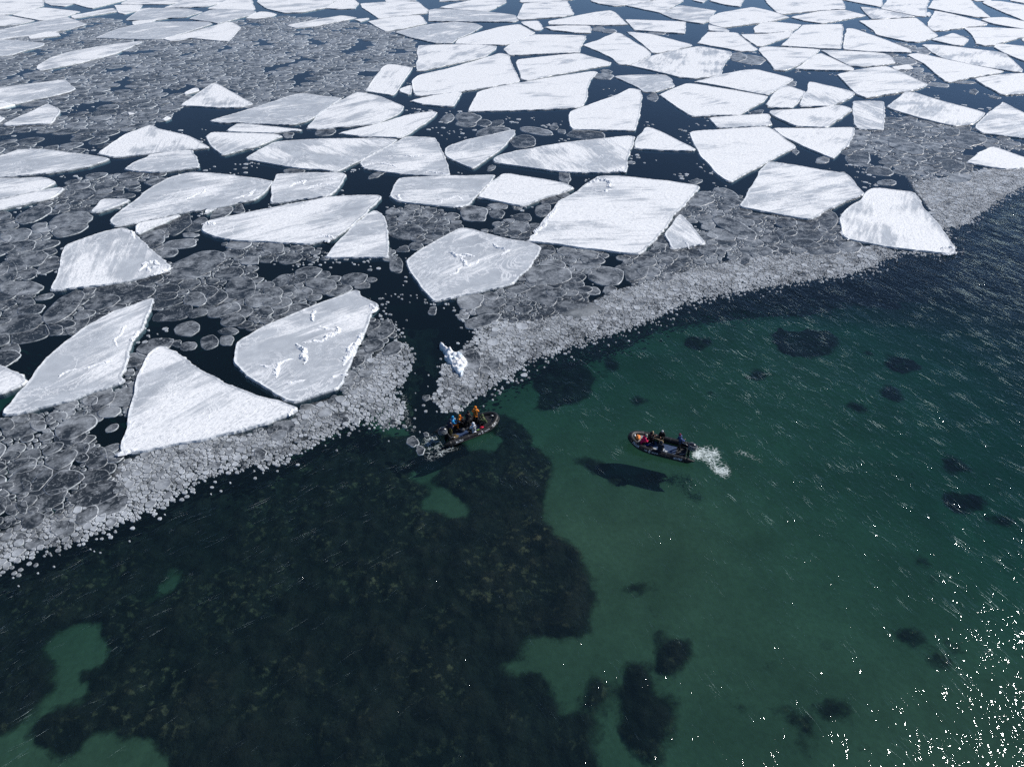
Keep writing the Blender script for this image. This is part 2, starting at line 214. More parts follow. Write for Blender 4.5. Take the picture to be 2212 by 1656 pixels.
# ---------------------------------------------------------------- traced ice floes
# (tile column, tile row, description, snow cover 0..1, streak angle in degrees, outline)
FL = [
(0,0,"broad pale floe filling the top left corner of the photo",.75,0,"-200,-20 350,-30 380,15 378,55 300,80 90,128 -200,150"),
(0,0,"rounded snowy floe second from the left along the top edge",.7,0,"372,-40 700,-60 720,10 640,35 560,60 440,52 385,30"),
(0,0,"blunt white floe third from the left along the top edge",.8,5,"640,38 700,0 860,-50 1100,-30 1080,8 930,45 800,78 750,72"),
(0,0,"flat lens-shaped white floe just below the two leftmost top-edge floes",.75,5,"100,135 240,95 380,70 700,105 600,140 560,150 420,180 350,182 230,160"),
(0,0,"pointed floe at the left border above the long grey strip floe",.6,5,"-150,130 60,138 300,183 180,215 0,232 -150,240"),
(0,0,"narrow snow-streaked bar of ice right of the flat lens-shaped floe",.7,8,"615,140 980,75 1010,100 1005,108 640,165 615,155"),
(0,0,"small white pentagon floe touching the end of the narrow bar",.85,0,"985,50 1230,45 1215,80 1200,95 1075,128 1020,115"),
(0,0,"wide floe on the top edge above the small white pentagon",.5,5,"1040,35 1120,0 1180,-50 1650,-50 1620,0 1550,25 1450,42 1050,45"),
(0,0,"long streaked floe on the top edge between two paler ones",.55,8,"1410,75 1560,20 1660,-30 2000,-40 1960,10 1900,35 1780,62 1530,72"),
(0,0,"white floe on the top edge with a square right end",.85,0,"1790,80 1900,37 1965,0 2000,-60 2150,-60 2200,70 2205,85 2160,95 1800,82"),
(0,0,"bare grey diamond floe below the wide top-edge floe",.25,8,"1085,178 1220,78 1300,75 1620,80 1750,108 1600,155 1480,160 1350,180 1100,180"),
(0,0,"thin white sliver tucked under the bare grey diamond floe",.9,0,"1145,215 1140,190 1360,170 1365,172 1290,200 1160,226"),
(0,0,"grey rounded floe right of the bare grey diamond floe",.3,8,"1630,170 1830,88 2190,90 2211,110 2190,130 2000,180 1880,212 1820,195"),
(0,0,"long bare grey floe with a straight lower edge above the pancake field",.15,8,"820,335 1010,260 1220,210 1350,195 1800,195 1840,210 1600,290 1400,345 1350,348 1000,342"),
(0,0,"snow-streaked slab leaning on the long bare grey floe",.7,10,"1400,340 1600,298 1960,197 2000,195 2070,230 2085,245 1975,365 1850,355 1650,335 1540,358 1470,362"),
(0,0,"long grey strip floe running in from the left border",.35,8,"-200,300 0,265 400,180 570,150 760,213 600,260 300,310 0,348 -200,360"),
(0,0,"small white slab hugging the underside of the long grey strip",.95,0,"245,320 440,275 510,290 525,315 260,342"),
(0,0,"ridged grey floe at the left border above the dark water bay",.3,0,"-150,360 0,350 150,355 390,380 380,400 200,450 100,485 0,495 -150,480"),
(0,0,"blade-shaped floe with white streaks among the upper left pancakes",.55,10,"315,600 330,570 430,510 600,455 900,400 1220,362 1225,375 1000,470 700,550 350,617"),
(0,0,"crusted grey block floe at the left border in the pancake field",.35,10,"-150,790 0,765 280,730 540,698 565,700 655,775 600,800 480,830 300,870 130,910 0,880 -150,850"),
(0,0,"small wedge floe with a white right tip near the left border",.5,5,"25,1085 410,905 430,910 520,955 515,985 440,1078 60,1095"),
(0,0,"tiny floe tip poking in at the left border",.7,0,"-60,990 0,1000 45,1028 0,1065 -60,1060"),
(0,0,"small bright chunk left of the white triangle floe",1,0,"1575,820 1690,765 1715,772 1725,790 1600,825"),
(0,0,"low white triangle floe in the upper left pancake field",.7,60,"1560,915 1830,730 1870,725 1900,740 2195,905 2080,935 1900,938 1600,920"),
(0,0,"tiny white chip at the right edge of the pancake field",1,0,"1100,980 1160,978 1160,990 1115,1000"),
(0,0,"crumbly white chip alone in the dark bay below the white triangle",1,0,"1395,1045 1430,1022 1450,1010 1485,1025 1430,1048"),
(0,0,"tent-shaped white floe with grey corners left of centre",.68,60,"845,1335 1080,1170 1290,1090 1320,1090 1360,1120 1640,1180 1810,1275 1800,1285 1650,1300 1400,1325 1200,1350 1000,1368 900,1355"),
(0,0,"grey ridged floe pressed under the tent-shaped floe",.35,5,"1070,1470 1180,1400 1280,1370 1270,1350 1400,1328 1650,1302 1670,1310 1730,1440 1720,1455 1400,1500 1200,1495 1090,1480"),
(0,0,"wide grey veined floe at the left border below the pancake field",.35,10,"-150,1400 0,1360 150,1300 300,1295 440,1305 780,1345 945,1375 920,1395 760,1450 400,1510 0,1540 -150,1550"),
(0,0,"upper of two stacked floes at the left border",.5,8,"-150,1550 0,1545 180,1550 390,1540 480,1575 485,1590 330,1656 0,1732 -150,1760"),
(0,0,"lower snowier of two stacked floes at the left border",.75,8,"-150,1778 0,1738 330,1663 540,1625 548,1640 510,1690 470,1718 0,1820 -150,1850"),
(0,0,"small streaked floe right of the tent-shaped floe",.6,25,"1770,1190 1830,1150 2211,1162 2380,1167 2440,1185 2420,1195 2211,1275 1920,1350 1850,1300 1780,1210"),
(0,0,"thin white splinter between two larger floes left of centre",.75,5,"1955,1135 2050,1075 2211,1085 2611,1130 2590,1135 2350,1160 2211,1155 1980,1145"),
(0,0,"bare grey floe with a dashed snow patch, touching the splinter",.22,8,"1815,1050 2211,935 2341,890 2500,835 2611,812 2951,855 2771,990 2641,1060 2541,1085 2211,1078 2050,1068 1900,1068 1825,1060"),
(0,0,"long grey-white parallelogram floe at centre left",.4,-25,"2120,1375 2211,1320 2361,1235 2671,1210 3211,1200 3436,1210 3381,1260 3111,1400 2911,1490 2511,1455 2211,1400 2140,1390"),
(0,0,"big veined grey floe with a broad rounded top left of centre",.3,10,"1470,1540 1640,1498 1820,1503 2211,1545 2355,1575 2345,1600 2300,1656 2270,1690 2211,1730 1900,1800 1600,1845 1200,1935 1010,1970 965,1945 945,1910 1270,1656"),
(1,0,"long snow-edged floe at the top edge, left of the photo's middle",.6,3,"5,25 60,-50 720,-50 700,0 600,75 400,112 250,118 100,85"),
(1,0,"small bright floe tip above the pancake field",.9,0,"-95,165 -20,125 40,105 120,110 180,128 150,148 0,168"),
(1,0,"white wedge touching the snow-edged top floe",.8,20,"603,77 700,5 760,-30 840,-10 890,35 860,80 720,85"),
(1,0,"wide white floe right of the white wedge near the top",.75,5,"895,38 1150,20 1400,20 1485,90 1480,120 1200,150 1060,168 1000,125 920,75"),
(1,0,"cut-off floe on the top edge above the wide white floe",.5,0,"1110,-40 1115,15 1140,32 1380,10 1420,-40"),
(1,0,"cut-off floe corner on the top edge right of the grey water gap",.6,0,"1590,-30 1585,20 1830,5 1850,-30"),
(1,0,"streaked floe below the top edge corner piece",.6,5,"1585,70 1700,40 1900,0 1950,-30 2150,-20 2160,30 2000,108 1850,98 1640,78"),
(1,0,"long grey floe with a square left end near the top",.3,3,"1490,92 1560,82 1900,97 2211,132 2245,140 2268,185 2211,195 1800,192 1490,188"),
(1,0,"slim white arrow floe along the pancake field's upper rim",.6,10,"260,225 500,180 740,138 875,158 700,195 500,235 350,252"),
(1,0,"tiny pointed chip right of the slim white arrow",.8,0,"850,175 980,160 975,170 900,195"),
(1,0,"snowy shield floe right of the tiny pointed chip",.75,5,"965,190 1200,152 1420,135 1480,205 1360,235 1120,278 1060,250"),
(1,0,"grey crescent floe with a rough lower right edge",.25,15,"1200,285 1400,235 1550,210 1720,195 1900,210 1960,235 1850,298 1740,342 1700,380 1560,382 1330,330"),
(1,0,"brilliant white floe right of the grey crescent",.92,15,"1715,385 1742,347 1900,292 2100,240 2211,225 2280,215 2410,290 2280,360 2150,395 1900,392"),
(1,0,"blocky floe snow-covered at left and grey at right",.6,20,"1400,400 1600,393 1900,390 2080,405 2070,430 1970,503 1700,560 1450,615 1390,620 1380,560 1400,500 1385,470"),
(1,0,"huge white slab widening to the right above centre",.88,8,"1345,700 1400,660 1700,590 2000,502 2100,465 2180,480 2211,560 2260,650 2280,690 2265,720 2150,740 1700,810 1420,838 1370,830 1350,760"),
(1,0,"white rhombus floe standing at the edge of the pancake field",.85,50,"935,795 1090,590 1130,562 1200,562 1350,590 1350,605 1300,670 1200,820 1180,830 1100,820"),
(1,0,"small broken piece between the rhombus and the huge slab",.8,0,"1230,780 1340,740 1350,760 1340,820 1310,828 1250,800"),
(1,0,"small white triangle below the huge white slab",.85,5,"1325,880 1500,840 1770,798 1775,810 1710,925 1600,925 1450,910"),
(1,0,"rounded floe white in the middle with grey right corner, left of centre",.6,15,"430,1120 560,970 850,812 880,800 1050,830 1285,925 1250,985 1060,1073 900,1093 550,1125"),
(1,0,"long leaf-shaped white floe pointing up right near centre",.8,20,"710,1160 1000,1093 1300,1005 1530,968 1560,975 1540,1010 1450,1080 1320,1165 1260,1200 1100,1195 900,1190"),
(1,0,"veined grey floe with a snow band below the leaf-shaped floe",.35,5,"890,1410 1300,1185 1540,1195 1580,1250 1630,1360 1670,1450 1665,1525 1500,1528 1250,1510 930,1470"),
(1,0,"grey kite-shaped floe with its point down, at centre",.3,10,"1640,1280 1800,1220 2000,1180 2211,1130 2245,1130 2230,1180 2100,1310 1900,1450 1870,1465 1650,1370 1625,1330"),
(1,0,"crumpled grey floe between two larger floes left of the shark-fin floe",.4,10,"175,1510 760,1498 785,1520 740,1600 690,1656 640,1700 330,1742 130,1771 130,1640 145,1590"),
(1,0,"flat grey floe with a straight top edge just above the central pancakes",.25,3,"1240,1545 1600,1530 2070,1520 2070,1535 1955,1658 1885,1718 1840,1785 1710,1806 1450,1775 1230,1750 1150,1712 1190,1620"),
(1,0,"pointed floe with a white middle left of the largest square floe",.7,5,"1960,1662 2042,1575 2130,1508 2200,1510 2400,1545 2650,1585 2760,1635 2690,1660 2500,1720 2300,1795 2200,1775 2000,1730 1905,1717"),
(2,0,"cut-off floe at the middle of the top edge",.7,0,"60,20 100,-40 560,-40 540,0 300,23 80,28"),
(2,0,"boxy white floe just below the middle of the top edge",.7,0,"45,150 70,90 100,34 480,12 500,60 540,130 450,150 100,175 50,172"),
(2,0,"shallow white floe on the top edge, right of the middle",.7,0,"670,15 800,-40 1280,-40 1250,5 1000,48 880,60 760,40"),
(2,0,"pale wedge floe under the shallow top-edge floe",.65,5,"972,52 1220,17 1350,-20 1480,0 1480,15 1290,120 1150,90"),
(2,0,"grey pentagon floe right of the pale wedge near the top",.4,5,"1290,125 1400,70 1450,52 1560,68 1765,98 1700,190 1650,212 1500,190 1380,165"),
(2,0,"small cut-off floe at the top edge between two wedges",.7,0,"1540,-30 1560,10 1650,30 1720,-30"),
(2,0,"small snowy wedge hanging from the top edge",.8,0,"1705,12 1850,-30 2020,-30 1970,65 1820,45"),
(2,0,"white lens floe with a pointed right end above the thin bar",.8,25,"310,190 420,170 700,115 850,95 900,115 1000,218 800,226 320,218"),
(2,0,"thin white bar floe lying under the white lens",.9,0,"280,240 450,227 680,230 685,290 550,290 340,265"),
(2,0,"small white beak-shaped floe left of the thin bar",.75,0,"68,195 230,185 270,250 240,268 200,270 110,225"),
(2,0,"pale rectangular floe right of the white lens",.7,10,"975,175 1150,180 1500,195 1500,280 1490,297 1060,268 1020,230"),
(2,0,"large white floe with a notched left end, upper right of centre",.82,8,"1700,160 1780,120 2080,68 2230,100 2395,155 2300,180 2150,205 1830,246 1800,243 1700,210"),
(2,0,"layered thin ice tongue under the notched floe",.6,0,"1695,218 1830,252 1875,270 1870,285 1760,280 1695,270"),
(2,0,"wide white floe between the huge slab and the thin bar",.75,2,"-80,432 0,380 160,305 450,308 640,315 640,340 590,420 585,460 300,470 0,485 -30,480"),
(2,0,"white leaf floe slanting down right below the white lens",.8,5,"610,395 720,360 880,290 930,290 1150,420 1205,465 1190,490 1010,568 920,560 850,500 750,455"),
(2,0,"white triangle with a long right point beside the slanting leaf",.85,0,"995,280 1200,300 1550,390 1560,400 1400,440 1250,466 1208,460 1130,390 1010,300"),
(2,0,"big rounded floe with a crumpled white middle, right of centre",.6,70,"1014,572 1200,492 1350,452 1620,405 1900,455 1890,490 1830,570 1800,655 1580,685 1450,675 1250,625"),
(2,0,"hexagonal white floe above the big rounded crumpled one",.75,5,"1600,380 1640,330 1690,280 1940,288 1980,320 2120,430 2080,448 1980,452 1800,415"),
(2,0,"snowy floe with a hooked left end in the upper right",.85,5,"2080,250 2150,200 2250,193 2500,218 2440,270 2300,287 2211,292 2090,289 2095,275"),
(2,0,"white wedge directly under the hooked snowy floe",.8,5,"1970,303 2211,298 2430,275 2400,320 2211,390 2150,407 2115,405 2030,350"),
(2,0,"white floe crossed by a thin crack above the huge slab",.78,10,"30,545 50,520 500,472 590,465 700,500 860,545 840,570 700,595 350,660 130,705 75,690 60,620"),
(2,0,"massive white slab with a wavy right side at upper centre",.88,3,"-295,800 -130,755 0,735 350,672 700,620 740,628 680,700 650,780 655,840 620,915 560,938 0,962 -380,970 -370,930"),
(2,0,"white fan-shaped floe with a curved bright right rim",.88,3,"500,970 620,928 900,830 1020,768 1110,785 1125,850 1110,960 1080,1080 1065,1135 800,1132 520,1128 490,1070 482,1010"),
(2,0,"thin bare grey floe above the fan-shaped floe",.2,5,"875,665 1000,655 1330,652 1380,690 1400,740 1390,760 1230,805 1140,800 1080,760"),
(2,0,"broad white floe meeting the crumpled one at its lower right",.75,15,"1570,712 1800,650 2000,612 2110,605 2211,630 2440,690 2350,745 2211,828 2000,793 1750,738"),
(2,0,"large white hexagon floe with a thin seam along its top",.8,12,"1265,825 1500,727 1600,734 2000,802 2205,836 2180,880 1960,1000 1700,1008 1550,1015 1400,920"),
(2,0,"long low white floe resting on the great white heart-shaped one",.7,3,"1695,1025 1850,1012 2211,992 2225,1000 2245,1085 2211,1096 1800,1114 1765,1110"),
(2,0,"great white heart-shaped floe tapering to a point, right of centre",.85,3,"1535,1150 1560,1140 1900,1118 2211,1101 2260,1130 2455,1270 2440,1285 2211,1405 1900,1575 1870,1580 1780,1520 1620,1350 1545,1200"),
(2,0,"small white sail-shaped floe left of the heart-shaped floe",.8,15,"1055,1270 1080,1190 1150,1110 1180,1105 1250,1130 1400,1200 1585,1295 1570,1310 1300,1308 1060,1290"),
(2,0,"long floe with diagonal white streaks at centre right",.5,-40,"-175,1390 -120,1350 0,1320 400,1245 1000,1180 1055,1185 1058,1240 1015,1320 1000,1400 985,1490 800,1502 500,1500 0,1438 -150,1415"),
(2,1,"largest square floe, white with a grey left side, at the brash edge",.68,2,"640,-60 740,-128 900,-130 1350,-80 1620,-45 1600,0 1500,115 1400,215 1315,340 1240,430 1110,545 1030,550 700,510 300,455 120,438 200,370 250,280 340,170 400,90 470,60 560,10"),
(3,1,"grey-topped white pentagon floe between the heart and kite floes",.55,10,"-250,135 -170,-10 -90,-150 0,-255 350,-200 680,-145 760,-60 835,20 820,40 700,80 520,160 380,247 350,250 200,230 0,190 -200,150"),
(3,0,"big white floe on the top edge in the right half",.75,10,"-60,-40 600,-40 640,5 670,60 665,83 450,97 120,130 80,120 0,45"),
(3,0,"white lens floe under the big top-edge floe at right",.7,10,"190,155 450,102 660,90 850,140 640,180 470,210 330,190"),
(3,0,"narrow cut-off floe on the top edge right of the big one",.85,0,"650,-30 980,-30 990,50 970,65 850,45 640,3"),
(3,0,"ragged white floe with a square right side near the top right",.7,25,"970,80 1060,-30 1380,-20 1390,20 1370,60 1365,150 1280,145 1100,108"),
(3,0,"faint grey-white wedge left under the ragged square floe",.5,30,"795,65 960,83 1100,113 1280,150 1000,170 890,170 830,110"),
(3,0,"broad white floe on the top edge at right sloping down right",.85,10,"1380,75 1430,0 1460,-40 1720,-30 1790,50 1920,155 1800,155 1600,120"),
(3,0,"white axe-head floe below the sloping top-edge floe",.8,15,"1380,200 1440,98 1560,120 1900,205 1890,220 1500,272 1430,275 1380,240"),
(3,0,"round white knob of ice beside the ragged square floe",1,0,"1365,115 1400,110 1410,130 1390,150 1365,140"),
(3,0,"bright white anvil-shaped floe in the upper right",.9,8,"780,185 1000,175 1280,160 1330,200 1470,315 1400,345 1300,372 1200,365 940,310 900,265"),
(3,0,"square-cornered white floe left of the curved triangular one",.8,5,"110,400 200,310 300,222 640,215 650,250 641,330 628,428 480,425 200,408"),
(3,0,"curved triangular white floe below the anvil-shaped floe",.85,8,"643,425 658,320 680,250 740,255 1000,345 1230,435 1240,460 900,455 660,435"),
(3,0,"white shield floe grey along its upper right side",.7,3,"0,410 440,432 450,440 380,500 230,588 150,615 50,612 20,560 -90,440 -70,417"),
(3,0,"flat white triangle wedged between two floes in the upper right",.8,3,"228,602 400,483 460,467 480,475 740,600 740,615 500,615"),
(3,0,"streaked grey-white lozenge right of the flat white triangle",.55,5,"455,440 700,447 1000,467 1060,490 1105,550 1000,570 820,582 700,575 570,510"),
(3,0,"large diamond floe with soft white streaks in the upper right",.65,8,"590,650 740,617 900,590 1030,580 1100,610 1375,735 1370,755 1250,790 1050,820 840,855 760,820 640,700"),
(3,0,"small ragged white floe left of the arrowhead-shaped one",.8,20,"0,870 60,800 140,740 330,800 320,820 215,940 0,935 -15,905"),
(3,0,"arrowhead-shaped floe with fine diagonal streaks",.6,-35,"265,915 330,790 350,715 380,715 740,800 750,820 700,860 540,925 280,930"),
(3,0,"boat-hull-shaped white floe below the arrowhead",.75,30,"10,965 400,947 610,915 730,945 720,965 600,1045 515,1110 250,1103 60,1020 0,980"),
(3,0,"small square floe with grey upper half and snowy foot",.5,-20,"725,880 1000,882 1010,940 1005,1130 780,1128 745,1090 730,990"),
(3,0,"half-moon white floe with a rounded right side",.75,35,"40,1112 400,1117 740,1107 750,1120 740,1180 700,1260 560,1370 540,1370 300,1270 130,1190"),
(3,0,"long slanting floe with a white crumpled back, right of the small square",.55,60,"1020,930 1100,870 1180,800 1250,800 1500,880 1875,980 1860,1010 1770,1080 1620,1095 1500,1075 1250,1010 1060,950"),
(3,0,"dazzling white floe slanting down right in the upper right",.95,5,"1195,480 1280,465 1400,490 1800,575 2040,622 2000,640 1800,670 1560,718 1530,710 1440,640 1350,560 1250,510"),
(3,0,"long floe with a grey left end above the dazzling white one",.65,50,"1325,390 1500,395 2000,455 2060,475 2200,610 2195,630 2050,615 1800,572 1500,510 1400,450"),
(3,0,"small white shard under the bright anvil-shaped floe",.8,5,"1405,350 1600,292 1735,345 1730,360 1690,400 1600,395"),
(3,0,"smooth white floe near the right border with a concave left side",.9,3,"1690,248 1850,242 2211,257 2300,272 2211,325 1950,395 1870,402 1800,385 1760,310"),
(3,0,"slim white point reaching left above the smooth white floe",.9,5,"1835,175 1900,160 2050,155 2211,192 2350,230 2300,268 2211,259 1950,215"),
(3,0,"white floe at the right border just under the top right corner",.75,10,"1850,30 1870,15 2000,15 2211,50 2350,90 2350,200 2211,187 2000,100 1900,55"),
(3,0,"pale floe at the right border below the smooth white one",.75,5,"1940,410 1980,382 2211,405 2350,420 2350,560 2211,535 2050,470"),
(3,0,"streaked white floe at the right border beside the dazzling white one",.7,10,"1780,685 2000,650 2211,640 2350,660 2350,810 2211,815 2050,830 2000,820 1850,735"),
(3,0,"evenly pale peaked floe with fine parallel streaks at the right border",.55,8,"1785,1110 1830,1040 2020,885 2211,985 2400,1060 2400,1220 2211,1200 1850,1160"),
(3,0,"lone low white floe stranded in brash at the right border",.8,5,"1700,1410 1830,1320 1940,1272 2211,1370 2300,1400 2280,1420 2180,1465 2080,1475 1900,1450"),
(3,0,"tiny snowy tip at the right border above the pale floe",.9,0,"2185,345 2211,330 2300,330 2300,370 2200,362"),
(3,0,"thin cut-off floe on the top edge near the top right corner",.9,0,"1710,-10 1920,-10 1930,15 1800,15"),
(3,0,"cut-off floe in the very top right corner",.85,0,"2085,-20 2090,13 2211,33 2300,25 2300,-30"),
(3,0,"small white fragment among pancakes left of the dazzling white floe",.85,0,"1060,585 1220,560 1260,600 1180,607 1100,610"),
(3,1,"tall kite-shaped white floe jutting into open water at right",.62,80,"870,-10 930,-30 1100,-5 1270,12 1290,50 1350,150 1500,320 1590,450 1620,495 1605,552 1300,520 1000,480 660,415 640,390 610,280 608,235 660,170 780,80"),
(2,1,"small grey-white triangle floe touching the largest square floe",.4,-35,"1310,370 1440,200 1475,205 1530,270 1670,440 1670,460 1500,490 1380,505"),
(1,1,"large grey pentagon floe above the open channel, at centre",.22,25,"1290,600 1400,520 1540,440 1760,318 1850,325 2000,370 2211,425 2330,440 2466,475 2450,530 2370,650 2280,745 2225,810 2000,860 1730,920 1550,950 1515,945 1420,830 1340,730 1295,650"),
(1,1,"long speckled floe with a white upper half, left of centre",.5,14,"-485,335 -430,262 -300,235 0,170 400,95 650,50 900,37 1060,40 1085,55 960,190 800,330 690,410 600,430 470,465 200,445 0,440 -200,430 -370,400 -450,360"),
(1,1,"shark-fin floe with a bright curved right rim",.3,10,"605,570 700,442 840,302 1000,172 1050,165 1110,230 1145,340 1148,575 1000,582 640,580"),
(1,1,"large ridged grey floe with rubble along its right side, beside the channel",.25,20,"-170,1320 -60,1240 0,1205 500,990 850,860 895,868 900,910 960,940 1055,990 1010,1050 960,1200 890,1310 820,1490 770,1580 745,1660 700,1715 600,1750 400,1820 330,1836 170,1756 0,1656 -80,1600 -190,1480 -175,1400"),
(0,1,"broad quadrilateral floe with swirled rubble at its right tip, left side",.5,65,"430,870 500,700 555,480 600,455 850,365 1060,320 1100,320 1200,400 1350,540 1480,640 1480,680 1420,710 1100,790 700,840"),
(0,1,"small white splinter above the broad quadrilateral floe",.85,60,"1170,370 1185,290 1400,240 1550,205 1570,215 1400,290 1200,378"),
(0,1,"small grey-white wedge in the dark lead at left",.6,20,"785,190 880,70 1100,72 1130,85 1000,140 850,190"),
(0,1,"tiny white triangle under the big veined floe",.8,0,"1770,200 1775,155 1880,150 1820,180"),
(0,1,"long curved grey floe like a wing at lower left",.28,25,"1300,938 1330,930 1325,1010 1285,1090 1235,1200 1160,1270 1120,1390 1090,1540 1030,1610 1080,1650 900,1716 600,1816 380,1876 150,1942 20,1942 12,1925 100,1816 200,1706 300,1560 400,1440 560,1310 750,1170 1000,1040"),
(0,1,"pale rounded floe cut by the left border at lower left",.7,20,"-150,1500 0,1500 80,1530 180,1590 245,1650 200,1680 100,1720 0,1756 -150,1780"),
(0,2,"great white stippled triangle floe at lower left",.62,30,"1370,-311 1435,-311 1600,-206 1800,-76 1950,10 2211,105 2400,160 2576,215 2575,240 2510,285 2211,388 1700,515 1300,590 1075,630 1020,600 1040,550 1085,430 1120,230 1160,60 1200,-80 1255,-206 1300,-260"),
]
# anchors for naming the pancakes: (short phrase, x, y) in 2212-wide photo units
AN = [("quadrilateral floe",245,560),("curved grey wing floe",180,780),("white stippled triangle",420,880),
("ridged grey floe beside the channel",660,750),("shark-fin floe",790,520),("grey pentagon floe",1020,570),
("largest square floe",1320,470),("small triangle floe",1480,505),("kite-shaped floe",1920,470),
("half-moon floe",1770,310),("heart-shaped floe",1590,330),("long speckled floe",640,475),
("big veined floe",410,430),("grey flat floe",950,410),("white rhombus floe",845,175),
("low white triangle floe",470,210),("blade-shaped floe",190,120),("crusted grey block",80,200),
("small wedge floe",70,250),("tent-shaped floe",330,310),("two stacked floes",60,410),
("lone white floe in brash",2140,340),("diagonally streaked floe",1220,340),("pale rounded border floe",20,820)]
